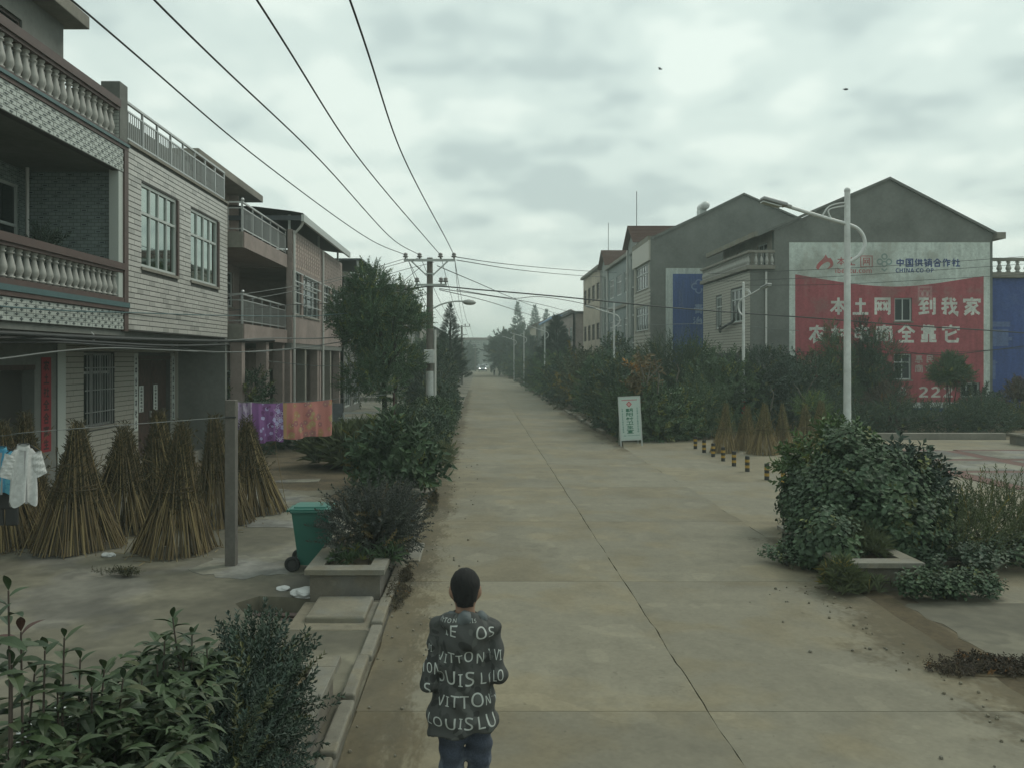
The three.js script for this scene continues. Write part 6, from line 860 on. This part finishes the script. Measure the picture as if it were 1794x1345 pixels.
const ell = (c, r) => (x, y, z) => { const k = Math.hypot((x - c[0]) / r[0], (y - c[1]) / r[1], (z - c[2]) / r[2]); return (k - 1) * Math.min(...r); };
const smin = (a, b, k) => { const h = clamp(.5 + .5 * (b - a) / k); return mixn(b, a, h) - k * h * (1 - h); };
const join = (fs, k) => (x, y, z) => { let d = 1e9; for (const f of fs) d = smin(d, f(x, y, z), k); return d; };
const both = (a, b) => (x, y, z) => Math.min(a(x, y, z), b(x, y, z)), cut = (a, b) => (x, y, z) => Math.max(a(x, y, z), b(x, y, z));
function figure(label, x, d, o) {
  const t = thing('person', label, 'person', V(x, 0, -d)), q = o.h ?? .012, J = { sh: [[-.145, 1.355, .01], [.145, 1.355, .01]], el: o.el ?? [[-.2, 1.06, .05], [.19, 1.09, .05]], wr: o.wr ?? [[-.12, 1.0, -.2], [.11, 1.03, -.2]], hip: [[-.075, .88, 0], [.075, .88, 0]], kn: o.kn ?? [[-.08, .48, -.02], [.08, .47, -.06]], an: o.an ?? [[-.085, .09, .06], [.085, .08, -.04]] };
  const body = [ell([0, 1.587, -.015], [.077, .106, .093]), ell([0, 1.535, -.045], [.056, .07, .065]), cap([0, 1.40, .015], [0, 1.52, 0], .058, .052), ell([0, 1.28, 0], [.135, .16, .095]), ell([0, 1.06, 0], [.13, .17, .09]), ell([0, .92, .01], [.145, .12, .105])];
  for (const s of [0, 1]) body.push(cap(J.sh[s], J.el[s], .04, .034), cap(J.el[s], J.wr[s], .034, .026), cap(J.hip[s], J.kn[s], .078, .052), cap(J.kn[s], J.an[s], .052, .036), cap([J.an[s][0], .045, J.an[s][2] + .03], [J.an[s][0], .035, J.an[s][2] - .15], .04, .032), ell([(s ? 1 : -1) * .08, 1.568, .0], [.017, .034, .022]));
  body.push(cap([0, 1.575, -.105], [0, 1.545, -.122], .012, .017), cap([-.022, 1.51, -.1], [.022, 1.51, -.1], .009, .009));   // nose, mouth
  put('body', nets(join(body, .03), [-.4, 0, -.4], [.4, 1.74, .3], q), o.skin, t);
  if (o.hands) { const hs = []; for (const s of [0, 1]) { const w = J.wr[s], m = s ? -1 : 1, P = (a, b, c) => [w[0] + m * a, w[1] + b, w[2] + c]; const hd = [cap(P(.01, .01, -.02), P(.035, .0, -.075), .026, .028), cap(P(0, -.01, -.03), P(.03, -.02, -.08), .018, .018)]; for (let k = 0; k < 4; k++) { const L = [.9, 1, .95, .78][k] * .04, y = .028 - k * .018; hd.push(cap(P(.04, y, -.08), P(.05 + L * .4, y - .004, -.08 - L), .0095, .009), cap(P(.05 + L * .4, y - .004, -.08 - L), P(.05 + L * 1.2, y - .01, -.085 - L * .9), .009, .0075)); } hd.push(cap(P(.0, .03, -.04), P(.02, .05, -.075), .012, .0105), cap(P(.02, .05, -.075), P(.05, .05, -.1), .0105, .009)); hs.push(join(hd, .006)); } const g = nets(both(hs[0], hs[1]), [-.22, .9, -.36], [.22, 1.13, -.16], .0045); put('hands', g, o.skin, t); const eg = new MB(); for (const s of [-1, 1]) eg.geo(new THREE.SphereGeometry(.011, 10, 8).translate(t._o.x + s * .028, 1.585, t._o.z - .098)); eg.build('eyes', M.porcelain, t); }
  const hair = cut(join([ell([0, 1.606, -.005], [.083, .093, .1]), ell([0, 1.55, .03], [.063, .085, .07])], .02), (X, y, z) => (z < -.03 ? 1.612 + (-.03 - z) * .9 - y : 1.503 - y + (Math.abs(X) > .05 ? (z < .03 ? .088 : .022) : 0)));
  put('hair', nets((X, y, z) => hair(X, y, z) - .005 * vnoise(X * 190 + 90, y * 190 + z * 160 + 90, 4096, 3) - .004 * vnoise(X * 420 + 90, y * 420 + z * 400 + 90, 4096, 4), [-.12, 1.45, -.15], [.12, 1.74, .14], Math.max(q * .5, .005)), o.hairm, t);
  const tor = [ell([0, 1.28, .005], [.16, .15, .125]), cap([0, 1.27, 0], [0, .98, .005], .138, .135), cap(J.sh[0], J.sh[1], .058, .058), cap([0, 1.40, .01], [0, 1.43, .012], .075, .066)], hem = o.hem ?? .775;
  const body2 = join(tor, .05), skirt = (X, y, z) => { const k = clamp((1.15 - y) / .37), rx = .146 + k * (X < 0 ? .085 : .045), rz = .122 + .03 * k, e = (Math.hypot(X / rx, (z - .008) / rz) - 1) * .14; return Math.max(e, y - 1.2); };
  const arm = (s) => join([cap(J.sh[s], J.el[s], .062, .054), cap(J.el[s], J.wr[s], .053, .04)], .02);
  const fold = (X, y, z) => .006 * Math.sin(y * 46 + X * 23 + 2 * Math.sin(X * 17)) + .005 * Math.sin(y * 24 - X * 38 + z * 30) + .012 * (vnoise(X * 11 + 40, y * 9 + 40 + z * 8, 512, 5) - .5);
  let jk = join([join([body2, skirt], .05), arm(0), arm(1)], .022); if (o.hood) jk = join([jk, cap([-.085, 1.405, .075], [.085, 1.405, .075], .045, .045), ell([0, 1.335, .115], [.115, .085, .05]), cap([-.1, 1.42, .02], [-.05, 1.44, .09], .032, .035), cap([.1, 1.42, .02], [.05, 1.44, .09], .032, .035)], .022);
  const jf = (X, y, z) => Math.max(jk(X, y, z) + fold(X, y, z), hem + (o.hood ? .025 * X / .2 * 1 + .012 * Math.sin(X * 30) : 0) - y, -cap([0, 1.3, .01], [0, 1.6, .0], .062, .062)(X, y, z));
  const jg = nets(jf, [-.42, hem - .06, -.36], [.42, 1.5, .26], q * .8), jp = jg.attributes.position, uv = new Float32Array(jp.count * 2);
  for (let i = 0; i < jp.count; i++) { const X = jp.getX(i), A = Math.abs(X), slv = A > .15 && jp.getY(i) > .98 && jp.getY(i) < 1.33; uv[2 * i] = .5 + (slv ? Math.sign(X) * (.42 + (A - .15) * 1.25) : Math.atan2(X, jp.getZ(i) + .03) * .2) / 1.2; uv[2 * i + 1] = (jp.getY(i) - .74) / .75; } jg.setAttribute('uv', new THREE.BufferAttribute(uv, 2));
  put(o.topName ?? 'jacket', jg, o.top, t);
  if (o.hood) { const hd = join([cap([-.105, 1.385, -.03], [-.085, 1.425, .05], .03, .034), cap([-.085, 1.425, .05], [0, 1.44, .1], .034, .036), cap([0, 1.44, .1], [.085, 1.425, .05], .036, .034), cap([.085, 1.425, .05], [.105, 1.385, -.03], .034, .03)], .02); put('hood_lining', nets((X, y, z) => hd(X, y, z) + .007 * Math.sin(X * 70 + y * 50) + .01 * (vnoise(X * 24 + 40, y * 24 + 40 + z * 22, 512, 9) - .5), [-.18, 1.3, -.1], [.18, 1.52, .18], .008), M.hoodlining, t); }
  const leg = []; for (const s of [0, 1]) leg.push(cap(J.hip[s], J.kn[s], .09, .068), cap(J.kn[s], J.an[s], .066, .055)); leg.push(ell([0, .9, .015], [.145, .12, .11]));
  const lf = join(leg, .025), pf = (X, y, z) => Math.max(lf(X, y, z) + .005 * Math.sin(y * 60 + X * 14) + .004 * Math.sin(y * 31 - X * 50 + z * 20), y - .98, .1 - y);
  const pg = boxUV(flat(nets(pf, [-.28, .06, -.25], [.28, 1.0, .22], q))); put('trousers', pg, o.legs, t);
  const sf = []; for (const s of [0, 1]) sf.push(cap([J.an[s][0], .06, J.an[s][2] + .04], [J.an[s][0], .05, J.an[s][2] - .16], .052, .042)); put('shoes', nets((X, y, z) => Math.max(Math.min(sf[0](X, y, z), sf[1](X, y, z)), -y + .002), [-.22, -.02, -.35], [.22, .16, .24], q), o.shoe, t);
  return t;
}
mat('skin', .26, .155, .105, .55); mat('skin2', .26, .16, .11, .6); mat('hair', .006, .006, .006, .95); mat('hoodlining', .13, .15, .155, .9, T.fine); mat('shoe', .04, .04, .045, .6);
T.jacket = canvasTex(1638, 1024, (c, w, h) => {
  c.setTransform(1365, 0, 0, -1365, w / 2, h + 0.74 * 1365); c.fillStyle = '#484a48'; c.fillRect(-.7, .7, 1.4, 1);
  const r = rng(501); for (let i = 0; i < 420; i++) { c.fillStyle = ['#3c3f3d', '#585b58', '#333534', '#4b4d4b'][i % 4]; c.beginPath(); c.ellipse(-.65 + r() * 1.3, .73 + r() * .8, .01 + r() * .035, .008 + r() * .02, r() * 3, 0, 6.3); c.fill(); }
  const word = (s, x, y, ht, sp, jig = .1, col = '#c2c7c2', wd = 1.2) => { const rr = rng(x * 1000 + y * 777 | 0); for (const ch of s) { const k = .86 * ht * (1 + (rr() - .5) * jig * 2); c.save(); c.translate(x, y + (rr() - .5) * jig * ht); c.rotate((rr() - .5) * .16); c.scale(1, -1); c.font = '100px sans-serif'; const sc = k / 73; c.scale(sc * wd, sc); c.fillStyle = col; c.fillText(ch, 0, 0); const m = c.measureText(ch).width * sc * wd; c.restore(); x += (ch === ' ' ? sp * 4 : m + sp); } };
  word('VITTON VIS', -.2, 1.197, .064, .006, .2); word('OUIS LO', -.235, 1.065, .092, .006, .2); word('VITTON VI', -.2, .945, .076, .005, .2); word('LOUIS LU', -.245, .825, .074, .004, .2); word('LE', -.16, 1.345, .07, .01, .2); word('OS', .06, 1.335, .068, .008, .25); word('VITTON LOUIS', -.2, 1.425, .026, .004);
  word('TON', -.555, 1.12, .07, .002, .25, '#c2c7c2', .85); word('S', -.53, 1.005, .075, .004); word('UI', -.52, 1.24, .06, .002, .2, '#c2c7c2', .8); word('VI', .44, 1.2, .07, .002, .2, '#c2c7c2', .8); word('LO', .43, 1.08, .07, .002, .2, '#c2c7c2', .8);
}); mat('jacket', .78, .78, .78, .85, T.jacket);
T.denim = tex(512, 512, (u, v) => { const f = fbm(u, v, 64, 3, 511), g = fbm(u, v, 3, 4, 513), k = .6 + (f - .5) * .5, p = sstep(.52, .66, g) * .9; return [k * (.07 + .1 * p), k * (.088 + .11 * p), k * (.13 + .12 * p)]; }, 2.6);
mat('denim', 1, 1, 1, .9, T.denim); mat('whitetop', .5, .5, .5, .9); mat('darkcloth', .03, .03, .04, .9);
figure('person seen from behind in a dark letter-printed hooded jacket and blue jeans', PX(815, 5), 5, { skin: M.skin, hairm: M.hair, top: M.jacket, legs: M.denim, shoe: M.shoe, hood: true, hands: true });
figure('tiny distant person in a pale top and dark trousers on the road', PX(866, 145), 145, { skin: M.skin2, hairm: M.hair, top: M.whitetop, legs: M.darkcloth, shoe: M.shoe, h: .035, topName: 'shirt', hem: .9, el: [[-.25, 1.08, .05], [.25, 1.08, -.02]], wr: [[-.25, .85, -.05], [.25, .85, .05]] });
figure('tiny distant person in dark clothes at the right road edge near the car', PX(860.5, 172), 172, { skin: M.skin2, hairm: M.hair, top: M.darkcloth, legs: M.darkcloth, shoe: M.shoe, h: .04, topName: 'shirt', hem: .9, el: [[-.25, 1.08, .05], [.25, 1.08, -.02]], wr: [[-.25, .85, -.05], [.25, .85, .05]] });
// ---------- cars ----------
mat('carpaint', .25, .28, .29, .25, null, { metalness: .3 }); mat('carwhite', .55, .56, .56, .3); M.headlight = new THREE.MeshStandardMaterial({ color: C(.8, .8, .8), emissive: C(1, 1, .95), emissiveIntensity: 5, roughness: .3 });
function car(label, x, d, paint, lit) {       // faces the camera (+z)
  const t = thing('car', label, 'car', V(x, 0, -d)), prof = (w, pts, y) => { const s = new THREE.Shape(pts.map(([a, b]) => new THREE.Vector2(a, b))); const g = new THREE.ExtrudeGeometry(s, { depth: w - .16, bevelEnabled: true, bevelSize: .07, bevelThickness: .08, bevelSegments: 3 }); return g.translate(0, 0, -(w - .16) / 2).rotateY(-Math.PI / 2).translate(x, 0, -d); };
  new MB().geo(prof(1.78, [[2.1, .3], [2.15, .62], [1.9, .82], [.95, .95], [-1.7, .98], [-2.1, .9], [-2.15, .35]])).build('body', paint, t); new MB().geo(prof(1.5, [[.85, .98], [.25, 1.4], [-1.1, 1.42], [-1.8, 1.0]])).build('cabin', paint, t);
  const z = -d; const ws = triGeo([[-.62, 1.0, .98], [.62, 1.0, .98], [.55, 1.38, .4], [-.62, 1.0, .98], [.55, 1.38, .4], [-.55, 1.38, .4]].flat()); put('windscreen', ws, M.glass, t); new MB().box(x - .45, x + .45, .5, .62, z + 2.2, z + 2.24).build('grille', M.black, t); new MB().box(x - .26, x + .26, .36, .46, z + 2.2, z + 2.245).build('number_plate', M.blue_mural_b, t);
  for (const s of [-1, 1]) { new MB().geo(new THREE.SphereGeometry(1, 14, 10).scale(.17, .1, .08).translate(x + s * .66, .68, z + 2.14)).build('headlight', lit ? M.headlight : M.alu, t); new MB().rbox(x + s * .92 - .1, x + s * .92 + .1, .98, 1.1, z + .7, z + .8, .03).build('mirror', paint, t); for (const q of [1.35, -1.35]) { const w = new MB().geo(new THREE.TorusGeometry(.24, .09, 10, 20).rotateY(Math.PI / 2).translate(x + s * .8, .33, z + q)).build('wheel', M.rubber, t); new MB().geo(new THREE.CylinderGeometry(.2, .2, .1, 16).rotateZ(Math.PI / 2).translate(x + s * .82, .33, z + q)).build('rim', M.alu, w); } }
}
car('grey car with lit headlights driving towards the camera far down the road', PX(845.5, 188), 188, M.carpaint, true); car('pale parked car behind the oncoming car, on its right', PX(850.5, 225), 225, M.carwhite); car('grey parked car left of the oncoming car at the far end of the road', PX(834.5, 215), 215, M.carpaint);
// ---------- birds, balcony plant ----------
function bird(label, px, py, d, span, bank) { const c = at(px, py, d), t = thing('bird', label, 'bird', c), p = []; const L = span / 2; new MB().geo(new THREE.SphereGeometry(1, 12, 8).scale(.05, .045, .16).translate(c.x, c.y, c.z)).build('body', M.darkcloth, t); for (const s of [-1, 1]) { const a = [[s * .03, 0, .06], [s * L * .5, L * .28, .1], [s * L, L * .12, -.06], [s * L * .5, L * .22, -.1], [s * .03, 0, -.08]], q = []; for (let i = 1; i < 4; i++) q.push(...a[0], ...a[i], ...a[i + 1]); const up = q.map((v, i) => i % 3 === 1 ? v + .012 : v); put('wing', triGeo([...q, ...up]), M.darkcloth, t); } t.rotation.set(.2, .6, bank); }
bird('small dark bird flying high above the middle of the road', 1157, 121, 60, .42, -.3); bird('larger dark bird gliding at the upper right of the sky', 1483, 157, 55, .62, .15);
{ const c = at(72, 425, 16.6); bush('dark potted plant on the balcony behind the lower baluster rail', 'potted plant', c.x, 16.9, [[0, 4.95, 0, .22, .28, .22], [-.1, 5.15, 0, .14, .2, .14]], 110, SP.small, LM.cedar, { seed: 601, base: 3.92, name: 'potted_plant', stems: 3, sr: .01 }); const pt = scene.children[scene.children.length - 1]; new MB().geo(new THREE.LatheGeometry([[0, 0], [.13, 0], [.18, .3], [.2, .34], [.15, .34], [.14, .3], [0, .3]].map(([a, b]) => new THREE.Vector2(a, b)), 16).translate(c.x, 3.92, -16.9)).build('pot', M.rooftile, pt); }
scene.traverse((o) => { if (o.isMesh) { o.castShadow = true; o.receiveShadow = true; } });
renderer.render(scene, camera);
